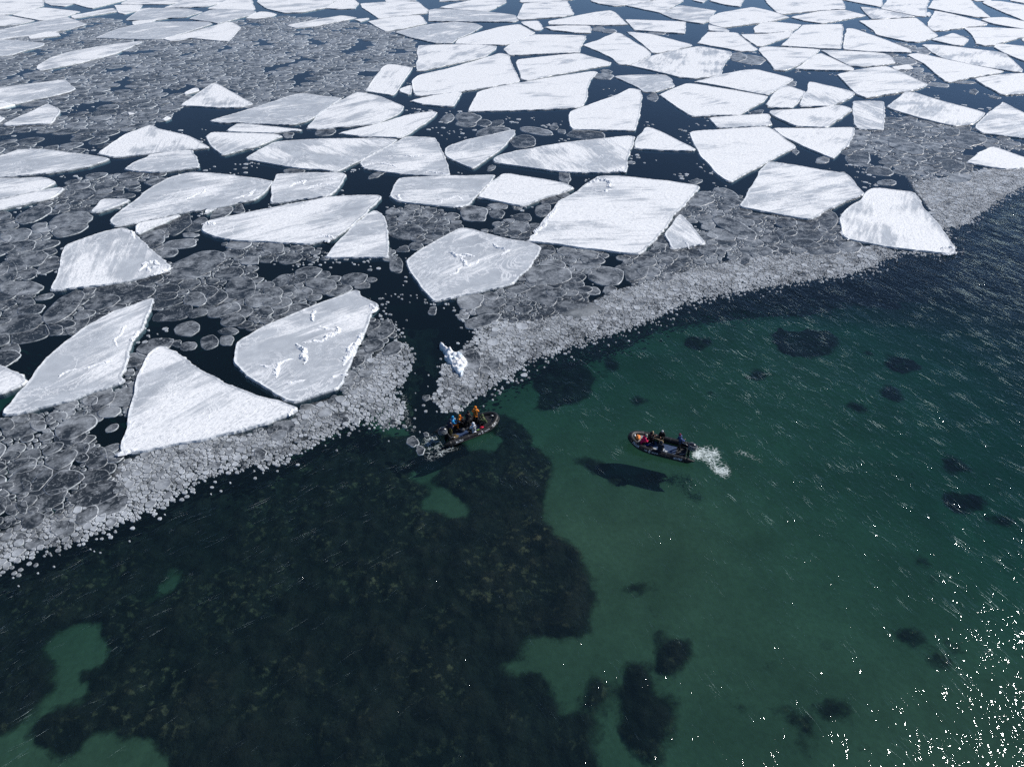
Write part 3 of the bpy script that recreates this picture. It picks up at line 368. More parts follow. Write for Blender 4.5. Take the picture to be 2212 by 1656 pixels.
# hand placed pancakes: tile col,row, cx,cy,rx,ry,angle in the photo
PK = """
0,1,610,255,180,80,12;0,1,290,200,160,60,20;0,1,240,590,180,65,8;0,1,420,640,110,55,35;0,1,240,715,90,45,10;0,1,180,840,190,65,0
0,1,170,1150,210,80,15;0,1,265,1020,120,40,8;0,1,80,1390,95,75,0;0,1,535,1010,200,85,38;0,1,670,1150,125,65,35;0,1,1090,885,280,85,3
0,1,1000,1000,100,28,8;0,1,1680,640,260,100,22;0,1,1545,290,130,62,35;0,1,1700,290,105,45,30;0,1,1540,455,160,36,5;0,1,1320,400,110,58,5
0,1,1440,530,95,42,5;0,1,1650,380,60,20,0;0,1,470,1200,80,45,10;0,1,1500,1050,180,60,15;0,1,1685,930,100,65,0;0,1,1860,920,100,62,25
0,1,1940,1025,150,50,15;0,1,2080,840,130,95,0;0,1,2010,1115,105,52,10;0,1,1970,1207,80,33,0;0,1,1960,1285,62,42,0;0,1,1805,1300,80,58,20
0,1,1630,1335,70,36,10;0,1,1620,1190,110,60,10;0,1,1440,905,90,35,5;0,1,910,30,170,28,8;0,1,690,20,130,55,10;0,1,1910,185,110,45,30
0,1,2065,155,45,42,0;0,1,30,210,75,35,0;0,1,1250,1370,75,50,0;0,1,140,380,140,55,10;0,1,150,480,170,50,8;0,1,1350,760,60,25,0;0,1,770,860,60,25,8
0,1,540,135,70,22,5;0,1,340,300,75,30,15;0,1,60,690,90,90,0;0,1,60,960,90,40,5;0,1,220,945,80,40,-5;0,1,1700,1050,90,35,10;0,1,1520,1310,55,28,5
1,1,1080,1200,130,75,25;1,1,1020,1330,85,50,20;1,1,1175,1360,88,52,25;1,1,925,1420,78,65,30;1,1,1850,945,122,68,5;1,1,2065,955,98,48,5
1,1,1790,1070,60,42,30;1,1,1860,1460,88,92,0;1,1,1210,640,62,68,0;1,1,1880,190,125,68,0;1,1,1290,350,140,72,0;1,1,1605,350,80,38,15
1,1,560,800,150,48,-5;1,1,695,850,125,43,5;1,1,400,880,85,55,15;1,1,150,870,85,43,-5;1,1,230,770,95,48,20;1,1,360,760,92,42,20
1,1,150,490,95,46,0;1,1,80,1040,65,43,5;1,1,215,1020,80,38,25;1,1,915,815,70,25,5;1,1,2080,195,70,38,0;1,1,1310,190,60,35,0;1,1,140,950,80,38,15
1,1,1180,170,50,25,10;1,1,1170,255,50,32,0;1,1,1270,240,55,25,0;1,1,1420,245,80,28,0;1,1,1560,210,70,25,0;1,1,1500,300,60,30,0;1,1,1380,470,65,32,5
1,1,1270,500,52,28,0;1,1,1450,430,85,22,-8;1,1,80,1115,75,25,0;1,1,1850,1370,50,30,15;1,1,1520,1030,38,28,0;1,1,440,500,60,35,0;1,1,90,540,50,22,0
1,1,2050,1480,62,55,0;1,1,1965,1540,62,30,-10;1,1,2010,1020,..;1,1,1960,1120,150,50,15
2,1,300,720,200,85,0;2,1,520,800,100,55,5;2,1,262,890,140,88,-15;2,1,550,1010,210,80,-5;2,1,810,725,158,78,-5;2,1,1080,700,110,62,15
2,1,620,548,138,40,0;2,1,640,635,128,34,0;2,1,1925,310,195,62,-25;2,1,1815,375,125,48,-8;2,1,1620,75,125,52,5;2,1,270,160,72,50,15
2,1,102,370,66,36,0;2,1,85,225,88,38,0;2,1,60,310,90,52,0;2,1,1450,540,82,40,0;2,1,1690,300,65,32,0;2,1,1690,500,88,50,0;2,1,2030,270,66,28,-10
2,1,2045,205,155,24,-5;2,1,2010,590,60,42,0;2,1,1830,490,62,28,0;2,1,1275,475,55,32,0;2,1,350,830,70,28,-5;2,1,110,962,54,25,0;2,1,600,900,50,30,0
2,1,340,70,90,38,10;2,1,1335,600,62,32,0;2,1,1495,600,52,24,0;2,1,1335,740,52,30,0;2,1,960,575,65,22,0;2,1,1340,680,50,28,0;2,1,830,850,60,34,20
2,1,500,880,80,24,0;2,1,690,860,70,36,0;2,1,2150,520,90,45,0;2,1,1850,20,110,40,-20;2,1,80,160,..
3,1,515,250,92,82,-20;3,1,160,265,96,40,0;3,1,300,390,175,60,0;3,1,470,500,160,50,0;3,1,80,380,70,42,0;3,1,710,480,98,45,0;3,1,520,355,60,22,0;3,1,100,480,80,30,0
3,1,405,290,35,35,0
0,2,60,350,65,50,0;0,2,330,362,68,45,0;0,2,180,300,88,38,10;0,2,500,282,85,35,5;0,2,650,300,75,30,12;0,2,560,200,92,36,3;0,2,600,470,140,70,10
0,2,845,240,110,80,35;0,2,90,620,85,40,5;0,2,190,710,130,62,10;0,2,400,840,250,80,38;0,2,420,1010,200,75,25;0,2,545,1250,115,65,10;0,2,820,950,215,90,20
0,2,800,800,125,58,10;0,2,820,640,108,88,0;0,2,680,570,92,62,10;0,2,965,620,44,34,0;0,2,750,1140,105,65,30;0,2,960,1060,165,68,20;0,2,45,1010,50,58,0
0,2,98,1080,58,50,0;0,2,195,1070,48,55,0;0,2,290,1190,110,62,20;0,2,300,1385,88,50,15;0,2,190,1330,65,42,0;0,2,240,880,48,35,0;0,2,900,150,110,50,30;0,2,20,700,40,40,0
0,2,780,150,70,40,10;0,2,60,880,70,30,10;0,2,90,1180,55,35,0;0,2,480,1350,50,30,0;0,2,1860,700,60,30,25
1,2,690,135,50,33,0;1,2,250,370,100,55,0;1,2,490,320,..;1,2,770,320,45,28,10;1,2,30,610,60,50,20;1,2,450,210,70,30,0;1,2,1640,95,50,42,-20;1,2,1468,126,32,22,10
1,2,1358,505,45,38,-5;1,2,1418,583,44,34,-5;1,2,1800,170,35,20,0;1,2,870,328,28,18,0;1,2,210,560,30,25,30;1,2,1190,335,30,32,20;1,2,1285,375,22,12,0;1,2,1470,440,22,15,0
3,0,782,1365,105,74,0;3,0,960,1480,120,38,-5;3,0,1740,1200,135,62,-5;3,0,1150,1050,140,36,8;3,0,1190,1270,180,52,-15;3,0,1018,1190,86,32,0
3,0,1135,1450,54,38,0;3,0,1222,1400,72,28,-15;3,0,1580,1430,115,55,-10;3,0,935,1230,62,26,-30;3,0,1342,442,66,32,0;3,0,470,1388,62,30,5;3,0,1405,1085,90,25,-20
3,0,1600,1140,70,32,0;3,0,1430,1300,70,34,0;3,0,1300,1175,60,24,0;3,0,1410,1470,75,30,0;3,0,1255,1450,60,30,0;3,0,210,722,42,22,10;3,0,1770,795,45,20,0
3,0,1460,735,100,20,-5;3,0,1180,530,100,32,-5;3,0,235,1310,30,24,-30;3,0,1960,845,48,12,-8;3,0,1700,715,90,12,0;3,0,1025,1580,80,24,0;3,0,1650,1540,120,40,0
2,0,100,1225,115,56,0;2,0,215,1135,145,32,-8;2,0,640,1170,168,38,-5;2,0,830,270,70,18,0;2,0,1210,840,52,32,0;2,0,455,1535,58,44,-40;2,0,825,625,60,20,0
2,0,790,665,85,26,0;2,0,1950,495,75,38,0;2,0,2040,515,150,40,-5;2,0,365,1095,34,30,0;2,0,1590,1570,50,24,10;2,0,350,1500,..;2,0,1030,1405,30,18,0;2,0,430,1140,40,18,0
2,0,740,250,60,18,0;2,0,1240,290,80,14,0;2,0,2120,970,60,22,10;2,0,1800,1645,60,20,0
1,0,1830,1020,110,42,-5;1,0,1820,1060,90,40,0;1,0,1650,1030,62,36,20;1,0,1960,1060,75,26,0;1,0,2070,1070,70,28,15;1,0,2050,1140,140,40,8;1,0,600,1145,85,32,8
1,0,280,1175,48,24,5;1,0,330,1485,95,24,0;1,0,1040,1515,60,18,20;1,0,2030,1450,38,20,25
"""
from mathutils.geometry import delaunay_2d_cdt
# ---------------------------------------------------------------- outlines of ice edge, leads and drifts (photo units, 2212 wide)
def pts(s): return [tuple(float(q) for q in p.split(',')) for p in s.split()]
EDGE = pts("-140,1300 0,1236 57,1203 100,1183 175,1168 265,1128 362,1083 425,1035 500,1013 537,1003 583,1003 638,978 678,955 715,938 760,915 803,900 815,905 828,925 853,923 868,910 875,880 856,862 858,840 872,826 885,800 897,771 880,745 862,722 845,700 826,672 822,640 860,640 935,652 980,668 1013,689 1020,700 1030,722 1008,746 985,764 958,784 950,806 945,840 933,862 955,890 990,893 1012,870 1035,855 1055,843 1072,828 1106,807 1133,779 1206,759 1256,739 1331,719 1406,689 1481,654 1556,636 1659,619 1709,611 1821,594 1884,576 1934,545 2060,552 2034,494 2084,484 2159,429 2212,400 2400,330")
ICE_F = EDGE+pts("2400,-200 -140,-200")
ICE = [tuple(U(*p)) for p in [(u, max(v, -190)) for u, v in ICE_F]]
CALM = [tuple(U(*p)) for p in [(u, max(v, -190)) for u, v in EDGE[:17]+pts('828,925 880,960 940,905')+EDGE[35:]+pts('2400,-200 -140,-200')]]
# name, smallest and largest radius (m), outline, gap-noise threshold
ZONES = [
 (.7, 2.1, "0,45 60,60 130,55 190,38 250,45 330,88 560,35 700,40 790,55 870,62 895,120 880,165 840,200 790,200 730,212 560,238 500,205 440,188 380,178 405,222 350,262 290,275 215,325 160,330 0,335 -60,330 -60,90", .40),
 (.5, 1.7, "-60,455 50,450 115,430 150,395 200,378 340,376 350,392 280,425 215,430 190,440 195,470 180,492 145,505 100,515 100,545 132,560 125,600 100,622 115,640 95,680 85,735 40,748 40,780 -60,790", .41),
 (.4, 1.5, "305,510 350,490 400,465 455,440 500,435 440,470 430,490 600,530 700,545 705,560 620,568 560,562 545,600 580,610 660,580 730,600 800,600 800,618 740,625 640,690 560,706 490,750 440,762 380,735 335,690 335,640 380,560 370,580 330,560 310,530", .43),
 (.4, 1.5, "110,635 180,630 330,600 370,570 375,600 330,650 250,672 190,725 140,722 100,700", .4),
 (.3, 1.5, "-60,905 60,905 270,835 300,725 345,740 325,770 300,860 275,900 258,985 300,1000 640,905 700,915 640,940 500,985 400,1010 330,1055 240,1105 150,1145 60,1180 -60,1230", .36),
 (.35, 1.1, "838,440 900,428 960,440 1030,455 1106,440 1200,420 1220,418 1180,470 1140,520 1060,500 1000,495 960,512 890,555 850,575 838,560", .42),
 (.3, 1.4, "1165,532 1390,553 1440,505 1475,430 1540,412 1600,425 1610,470 1659,465 1800,470 1815,500 1820,520 1890,540 1860,565 1659,575 1480,600 1400,625 1330,650 1160,715 1106,700 1040,690 1000,668 1060,635 1110,620 1150,560", .36),
 (.3, 1.1, "800,690 850,700 862,740 850,770 800,790 770,830 745,860 740,830 790,740", .33),
 (.5, 1.7, "1845,285 1915,255 1990,262 2070,275 2110,280 2300,305 2300,335 2150,318 2085,350 2095,365 2300,372 2300,395 1990,425 1960,385 1935,360 1875,372 1870,350 1830,340 1825,320", .41),
 (.5, 1.6, "1930,92 1975,100 2010,125 2010,175 2060,190 1960,190 1935,150 1920,120", .45),
]
BRASH = [pts("-140,1300 0,1236 57,1203 100,1183 175,1168 265,1128 362,1083 425,1035 500,1013 537,1003 583,1003 638,978 678,955 715,938 760,915 803,900 815,905 828,925 853,923 868,910 875,880 856,862 858,840 872,826 885,800 897,771 880,745 858,742 820,760 780,800 745,860 650,880 640,905 560,935 470,945 380,960 300,985 255,1010 250,1060 160,1100 60,1130 -140,1200"),
 pts("1013,700 1030,722 1008,746 985,764 958,784 950,806 945,840 933,862 955,890 990,893 1012,870 1035,855 1055,843 1072,828 1106,807 1133,779 1206,759 1256,739 1331,719 1406,689 1481,654 1556,636 1659,619 1709,611 1821,594 1884,576 1934,545 1900,530 1830,535 1780,545 1700,552 1600,560 1500,580 1420,605 1330,628 1270,660 1180,690 1106,698 1050,688"),
 pts("2034,494 2084,484 2159,429 2212,400 2330,360 2330,330 2212,352 2100,372 2040,385 1985,392 1970,400 2000,440")]
def near_edge(F):                                    # photo distance to the ice edge
    d = np.full(len(F), 1e9)
    for a, c in zip(EDGE[:-1], EDGE[1:]):
        a = np.array(a); c = np.array(c); ab = c-a; t = np.clip(((F-a)@ab)/(ab@ab), 0, 1); d = np.minimum(d, np.hypot(*(F-(a+t[:, None]*ab)).T))
    return d
def G(c, r, x, y): return ((2211*c+x)/3.9982, (1656*r+y)/4.0)
# ---------------------------------------------------------------- water, seabed, kelp
def axis(segs):
    out = []
    for a, c, st in segs: out += list(np.arange(a, c, st))
    return np.array(out+[segs[-1][1]])
def water():
    xs = axis([(-1500, -200, 130), (-200, -70, 10), (-70, 80, 1.5), (80, 200, 10), (200, 1500, 130)]); ys = axis([(-150, 6, 12), (6, 110, 1.5), (110, 300, 10), (300, 2500, 110)])
    X, Y = np.meshgrid(xs, ys); P = np.stack([X.ravel(), Y.ravel()], 1); nx, ny = len(xs), len(ys)
    c = inpoly(P, CALM).astype(float).reshape(ny, nx)
    for _ in range(2): c[1:-1, 1:-1] = (c[1:-1, 1:-1]*2+c[:-2, 1:-1]+c[2:, 1:-1]+c[1:-1, :-2]+c[1:-1, 2:])/6
    V = [(x, y, 0) for x, y in P]; F = []
    for j in range(ny-1):
        for i in range(nx-1): k = j*nx+i; F.append((k, k+1, k+1+nx, k+nx))
    n0 = len(V); per = [i for i in range(nx)]+[j*nx+nx-1 for j in range(1, ny)]+[(ny-1)*nx+i for i in range(nx-2, -1, -1)]+[j*nx for j in range(ny-2, 0, -1)]
    V += [(V[i][0], V[i][1], -16) for i in per]; m = len(per)
    for i in range(m): F.append((per[(i+1) % m], per[i], n0+i, n0+(i+1) % m))
    F.append(tuple(n0+i for i in range(m-1, -1, -1)))
    o = mesh("water", V, F, M_WATER); a = o.data.attributes.new('calm', 'FLOAT', 'POINT'); a.data.foreach_set('value', np.concatenate([c.ravel(), np.zeros(m)]).astype(np.float32))
    tag(o, kind='structure')
water()
KM = pts("-80,1260 0,1236 100,1185 265,1128 425,1035 540,1003 640,985 760,925 830,930 880,940 935,905 985,900 1045,880 1100,890 1135,925 1150,960 1185,990 1190,1040 1178,1095 1188,1160 1235,1180 1255,1215 1290,1295 1262,1340 1245,1372 1180,1372 1130,1370 1135,1405 1100,1428 1080,1448 1110,1470 1160,1458 1200,1480 1205,1530 1180,1560 1260,1590 1290,1656 1300,1700 365,1700 375,1650 340,1595 280,1590 240,1570 190,1560 205,1520 225,1500 180,1480 175,1450 215,1430 240,1390 225,1345 180,1340 115,1352 95,1400 110,1450 95,1510 60,1560 0,1590 -80,1600")
KHOLES = [pts("925,1052 960,1040 990,1075 1030,1100 1035,1118 1000,1125 960,1110 905,1105 900,1080"), pts("300,1290 330,1270 350,1235 372,1215 395,1225 380,1270 340,1295 310,1310"),
 pts("880,1020 920,990 965,985 950,1035 900,1050"), pts("985,930 1020,915 1075,925 1090,950 1040,975 1000,965"), pts("720,1425 750,1440 760,1490 735,1500 715,1460"), pts("690,1350 720,1360 715,1400 695,1390"), pts("640,1190 670,1200 655,1215")]
KB = [(905,800,38,70),(905,872,44,44),(890,735,44,40),(930,690,60,40),(1290,1006,32,12),(1400,1032,44,10),(1345,1036,20,8),(1222,812,64,46),(1190,860,30,14),(1745,718,70,38),(1712,700,40,22),(1510,728,28,14),(1385,850,16,12),(1965,762,38,18),(1935,825,24,16),(1450,1418,36,36),(1290,1490,32,24),(1372,1480,24,46),(1385,1540,44,60),(1400,1610,38,40),(1740,1618,22,22),(1670,1436,16,12),(1640,800,22,12),(1780,1390,20,9),(2100,1060,50,20),  # bits at the FRAM boat's seabed shadow are added to break its outline
 (135,1580,62,48),(165,1550,30,26),(1240,1560,44,30),(1495,1330,14,9),(1595,1520,12,16),(1860,1610,20,12),(1345,1310,16,6),(1850,860,24,12),(2080,980,28,20),(1250,1130,10,6),(1590,1065,14,8)]
def depth(x, y):                                     # sea floor: shallow in the foreground, falling away under the ice
    u, v = FP(x, y); d = 1.9+.3*math.sin(x*.11+1)*math.sin(y*.13)
    d += max(0, (1100-v)/300)*.55+max(0, (u-1500)/700)*.7*max(0, min(1, (1450-v)/400))
    d += max(0, y-66)*.16+max(0, x-30)*.05
    return -min(d, 13)
def seabed():
    xs = axis([(-1400, -200, 150), (-200, -60, 10), (-60, 66, 1.4), (66, 200, 10), (200, 1400, 150)]); ys = axis([(-140, 8, 12), (8, 80, 1.4), (80, 300, 10), (300, 2400, 150)])
    gp = np.array([(x, y) for y in ys for x in xs]); dc = inpoly(gp-np.array([0, 9.0]), CALM).reshape(len(ys), len(xs)).astype(float)
    for _ in range(2): dc[1:-1, 1:-1] = (dc[1:-1, 1:-1]*2+dc[:-2, 1:-1]+dc[2:, 1:-1]+dc[1:-1, :-2]+dc[1:-1, 2:])/6
    V = [(x, y, (depth(x, y) if y > 0 else -2.3)-4*dd) for (x, y), dd in zip(gp, dc.ravel())]; nx = len(xs); F = [(j*nx+i, j*nx+i+1, (j+1)*nx+i+1, (j+1)*nx+i) for j in range(len(ys)-1) for i in range(nx-1)]
    tag(mesh("seabed", V, F, M_BED), kind='structure')
    # kelp canopy standing on it
    st = .26; xs = np.arange(-46, 44, st); ys = np.arange(12, 66, st); X, Y = np.meshgrid(xs, ys); nx, ny = len(xs), len(ys)
    xa, ya = X.ravel(), Y.ravel(); x0 = xa*CH/(CH+1.8); y0 = ya*CH/(CH+1.8)          # where its top shows at the surface
    wob = np.array([[noise.noise((a*.9, c*.9, 3)), noise.noise((a*.9, c*.9, 9)), noise.noise((a*.25, c*.25, 5))] for a, c in zip(xa, ya)])
    u, v = FP(x0+wob[:, 0]*.9, y0+wob[:, 1]*.9); Fp = np.stack([u, v], 1)
    m = inpoly(Fp, KM)
    for h in KHOLES: m &= ~inpoly(Fp, h)
    for cx, cy, rx, ry in KB: m |= ((u-cx)/rx)**2+((v-cy)/ry)**2 < 1
    m |= (wob[:, 0]*.6+wob[:, 2] > .62) & (u > 1150)
    m = m.reshape(ny, nx); s = m.astype(float)
    for _ in range(8): s[1:-1, 1:-1] = (s[1:-1, 1:-1]+s[:-2, 1:-1]+s[2:, 1:-1]+s[1:-1, :-2]+s[1:-1, 2:])/5
    V = []; idx = {}; Fc = []; CV = []
    for j in range(ny):
        for i in range(nx):
            if s[j, i] > .04:
                x, y = xs[i], ys[j]; bl = 1-min(1, noise.cell_vector((x, y, 0)).length*0)
                b1 = noise.voronoi((x*.9, y*.9, 0))[0][0]; b2 = noise.noise((x*2.3, y*2.3, 1)); b3 = noise.noise((x*.3, y*.3, 4))
                CV.append(s[j, i]); h = (s[j, i]-.04)*max(.12, .75-.7*b1+.25*b2+.35*b3); idx[j, i] = len(V); V.append((x+b2*.1, y, depth(x, y)+h-.04))
    for j in range(ny-1):
        for i in range(nx-1):
            k = [(j, i), (j, i+1), (j+1, i+1), (j+1, i)]
            if all(q in idx for q in k): Fc.append(tuple(idx[q] for q in k))
    ko = mesh("kelp_bed", V, Fc, M_KELP); ka = ko.data.attributes.new('cover', 'FLOAT', 'POINT'); ka.data.foreach_set('value', np.array(CV, np.float32)); tag(ko, label="dark brown kelp beds growing on the green sandy seabed", cat="kelp", kind='stuff')
seabed()

# ---------------------------------------------------------------- floes
def rough_ring(P, seg, amp, seed):                   # corner cutting, then subdivision with broken-edge wobble
    P = [np.array(p, float) for p in P]; Q = []
    n = len(P)
    for i in range(n):
        a, b_, c = P[i-1], P[i], P[(i+1) % n]; la, lc = np.linalg.norm(a-b_), np.linalg.norm(c-b_); k = min(.35, .22*min(la, lc))
        Q += [b_+(a-b_)/max(la, 1e-6)*k, b_+((a-b_)/max(la, 1e-6)+(c-b_)/max(lc, 1e-6))*k*.22, b_+(c-b_)/max(lc, 1e-6)*k]
    out = []; n = len(Q)
    for i in range(n):
        a, b_ = Q[i], Q[(i+1) % n]; L = np.linalg.norm(b_-a)
        if L < 1e-4: continue
        k = max(1, int(round(L/seg))); nr = np.array([a[1]-b_[1], b_[0]-a[0]])/L
        for j in range(k):
            p = a+(b_-a)*j/k; w = amp*(noise.noise((p[0]*.35, p[1]*.35, seed))*1.2+noise.noise((p[0]*1.6, p[1]*1.6, seed))*.9+noise.noise((p[0]*5, p[1]*5, seed))*.8)
            out.append(p+nr*w)
    return np.array(out)
def offset_in(P, d):
    a = np.roll(P, 1, 0); c = np.roll(P, -1, 0); t = c-a; t /= np.maximum(np.hypot(*t.T), 1e-6)[:, None]; area = np.sum(P[:, 0]*c[:, 1]-c[:, 0]*P[:, 1])
    B = P.copy()
    if d > 0:
        for _ in range(5): B = (np.roll(B, 1, 0)+2*B+np.roll(B, -1, 0))/4
        t = np.roll(B, -1, 0)-np.roll(B, 1, 0); t /= np.maximum(np.hypot(*t.T), 1e-6)[:, None]
    n = np.stack([-t[:, 1], t[:, 0]], 1)*(1 if area > 0 else -1); Q = B+n*d
    for _ in range(3 if d > 0 else 1): Q = (np.roll(Q, 1, 0)+2*Q+np.roll(Q, -1, 0))/4
    return Q
def floe_mesh(name, P, seg, h, seed, rimw=.22, loc=True):
    R0 = rough_ring(P, seg, .17+seg*.1, seed); area = np.sum(R0[:, 0]*np.roll(R0, -1, 0)[:, 1]-np.roll(R0, -1, 0)[:, 0]*R0[:, 1])
    if area < 0: R0 = R0[::-1]
    c0 = R0.mean(0); n = len(R0); V = []; A = []; F = []
    def ring(P_, z, col, jz=0):
        for i, p in enumerate(P_): V.append((p[0]-c0[0], p[1]-c0[1], z+(jz*noise.noise((p[0]*2.5, p[1]*2.5, seed)) if jz else 0))); A.append(col)
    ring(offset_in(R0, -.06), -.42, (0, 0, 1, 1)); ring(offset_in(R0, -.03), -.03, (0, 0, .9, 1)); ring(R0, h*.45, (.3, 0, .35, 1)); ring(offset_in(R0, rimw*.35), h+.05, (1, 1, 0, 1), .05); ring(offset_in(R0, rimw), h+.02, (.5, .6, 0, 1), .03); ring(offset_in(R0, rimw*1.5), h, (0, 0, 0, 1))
    for r in range(5):
        for i in range(n): k = (i+1) % n; F.append((r*n+i, r*n+k, (r+1)*n+k, (r+1)*n+i))
    F.append(tuple(range(n-1, -1, -1)))
    ci = [Vector((V[5*n+i][0], V[5*n+i][1])) for i in range(n)]; vo, eo, fo, vi, ei, fi = delaunay_2d_cdt(ci, [(i, (i+1) % n) for i in range(n)], [], 1, 1e-4); mp = []
    for q, src in zip(vo, vi):
        if src: mp.append(5*n+src[0])
        else: mp.append(len(V)); V.append((q.x, q.y, h)); A.append((0, 0, 0, 1))
    for f in fo:
        g = [mp[i] for i in f]
        if len(set(g)) == len(g):
            a_, b_, c_ = (V[i] for i in g[:3]); F.append(tuple(g if (b_[0]-a_[0])*(c_[1]-a_[1])-(b_[1]-a_[1])*(c_[0]-a_[0]) > 0 else g[::-1]))
    o = mesh(name, V, F, M_FLOE, attr=A, smooth=False); o.location = (c0[0], c0[1], 0); return o, c0
FLOES_W = []
for k, (c, r, desc, snow, ang, s) in enumerate(FL):
    g = [G(c, r, *p) for p in pts(s)]; P = U([a for a, _ in g], [max(b_, -60) for _, b_ in g]); FLOES_W.append(P)
    yc = P[:, 1].mean(); dist = math.hypot(yc, CH); seg = max(.13, dist*.0032)
    hf = .13+.0011*(k % 37)+random.random()*.05; o, c0 = floe_mesh("ice_floe", P, seg, hf, k*3.7, rimw=min(.24, .05*math.sqrt(np.ptp(P[:, 0])*np.ptp(P[:, 1]))+.03))
    uc, vc = FP(*c0)                                  # image streak direction -> ground direction
    e = U(uc+8*math.cos(R(ang)), vc-8*math.sin(R(ang)))-U(uc, vc)
    o['idx'] = k; o['top'] = hf; o['snow'] = float(snow); o['streak'] = float(math.atan2(e[1], e[0])); o['seed'] = float(k*13.7 % 97)
    tag(o, desc, "ice floe", "broken sea ice floes")
print("floes", len(FL))
# ridges and rubble standing on some floes: (floe number, width, height, line in tile units)
def floe_no(word): return [i for i, f in enumerate(FL) if word in f[2]][0]
M_RUBBLE = plain("broken snow rubble", (.80, .82, .84), .8, 2.5, .14, .8, .3, 6)
RIDGES = [("large ridged grey floe with rubble", 1, 1, [(.5,.30,"350,1320 420,1390 405,1490"),(.45,.22,"590,1300 600,1250 720,1190 680,1160"),(.3,.14,"0,1500 160,1510 240,1460 330,1440"),(.35,.2,"490,1120 480,1060 500,1020"),(.45,.16,"160,1600 180,1500 240,1470"),(.6,.22,"830,1310 790,1400 750,1500"),(.5,.2,"920,1210 880,1300 800,1420"),(.4,.12,"380,1300 480,1290 600,1300"),(.35,.12,"520,1150 620,1190 700,1180"),(.5,.2,"960,970 1010,1010 980,1060"),(.35,.12,"650,1610 720,1590 780,1600"),(.3,.1,"270,1650 420,1640")]),
 ("large grey pentagon", 1, 1, [(.45,.25,"1660,525 1740,560 1820,545 1900,560"),(.5,.2,"1780,560 1800,640 1870,620"),(.4,.2,"2040,440 2100,490 2150,500 2130,540"),(.3,.12,"1660,720 1730,690 1780,640"),(.4,.1,"1780,630 1880,620 1950,580")]),
 ("largest square", 2, 1, [(.6,.35,"640,-60 740,-105 830,-90 850,-30"),(.35,.18,"700,-10 800,0 860,-20"),(.5,.15,"150,430 230,330 300,250 400,110")]),
 ("broad quadrilateral", 0, 1, [(.4,.22,"1220,690 1230,620 1330,600 1430,640"),(.4,.2,"1260,700 1300,650 1400,660"),(.4,.2,"1300,720 1400,700 1460,660"),(.5,.15,"1060,320 1110,350 1180,400")]),
 ("tall kite", 3, 1, [(.35,.2,"1500,500 1540,480 1620,500"),(.35,.2,"1520,530 1580,545 1610,520"),(.3,.1,"640,330 660,380 700,420")]),
 ("long curved grey", 0, 1, [(.4,.2,"1210,1190 1140,1290 1180,1250"),(.25,.1,"1000,1340 1010,1240 1070,1160 1130,1140"),(.22,.08,"700,1530 800,1500 920,1470 980,1440"),(.25,.1,"500,1600 600,1540 700,1530")]),
 ("great white stippled", 0, 2, [(.5,.22,"1030,590 1100,575 1170,600"),(.35,.16,"2500,285 2540,240 2570,220")]),
 ("long speckled floe", 1, 1, [(.5,.25,"520,400 600,370 680,400"),(.4,.2,"560,430 640,420"),(.6,.25,"-460,280 -400,265 -350,290")]),
 ("flat grey floe with a straight", 1, 1, [(.4,.2,"1150,30 1230,30 1240,80"),(.6,.12,"1580,100 1640,60 1740,40 1800,80"),(.4,.14,"1700,140 1800,120")]),
 ("big veined grey floe", 0, 1, [(.3,.12,"1500,90 1600,70 1800,-30 1850,-40"),(.5,.14,"2000,60 2150,30 2200,-20")]),
 ("long floe with diagonal", 2, 0, [(.5,.2,"850,1480 930,1470 980,1490"),(.35,.15,"920,1465 960,1440")]),
 ("crumpled grey floe", 1, 0, [(.45,.16,"430,1640 520,1600 650,1590"),(.4,.16,"270,1620 330,1590 420,1560 430,1600"),(.4,.14,"560,1560 650,1540 740,1540")]),
 ("veined grey floe with a snow band", 1, 0, [(.45,.16,"900,1440 1050,1400 1180,1430 1220,1450"),(.35,.14,"1050,1350 1200,1345 1400,1350 1560,1330"),(.5,.2,"1450,1480 1580,1490 1650,1500")]),
 ("small grey-white triangle floe touching", 2, 1, [(.25,.1,"1440,420 1500,440 1530,490")]),
]
def ridges():
    obs = [o for o in COL.objects if o.name.startswith('ice_floe')]; obs.sort(key=lambda o: o['idx'])
    for word, c, r, LL in RIDGES:
        fl = obs[floe_no(word)]
        for wd_, hg, s in LL:
            g = [G(c, r, *p) for p in pts(s)]; P = U([a for a, _ in g], [b_ for _, b_ in g], .2); Q = []
            for a, b_ in zip(P[:-1], P[1:]):
                n = max(1, int(np.hypot(*(b_-a))/.13)); Q += [a+(b_-a)*i/n for i in range(n)]
            Q = np.array(Q+[P[-1]]); wob = np.array([[noise.noise((x*.8, y*.8, 3)), noise.noise((x*.8, y*.8, 8))] for x, y in Q])*.5; Q = Q+wob
            t = np.gradient(Q, axis=0); t /= np.maximum(np.hypot(*t.T), 1e-6)[:, None]; nr = np.stack([-t[:, 1], t[:, 0]], 1); V = []; F = []; m = 7; L = len(Q)
            for i, (q, n) in enumerate(zip(Q, nr)):
                tp = min(1, 3*min(i+1, L-i)/L+.15); w = wd_*tp*(.7+.9*abs(noise.noise((q[0]*1.4, q[1]*1.4, 5))))
                for k in range(m):
                    f = (k/(m-1)-.5)*2; p = q+n*w*f*.8; hh = hg*tp*(1-abs(f)**1.5)*(.45+1.3*abs(noise.noise((p[0]*4.2, p[1]*4.2, 2)))); p = p+np.array([noise.noise((p[0]*5, p[1]*5, 1)), noise.noise((p[0]*5, p[1]*5, 4))])*.16
                    V.append((p[0]-fl.location.x, p[1]-fl.location.y, fl['top']-.01+hh))
            for i in range(L-1):
                for k in range(m-1): a = i*m+k; F.append((a, a+1, a+m+1, a+m))
            mesh("pressure_ridge", V, F, M_RUBBLE, fl, smooth=False)
ridges()
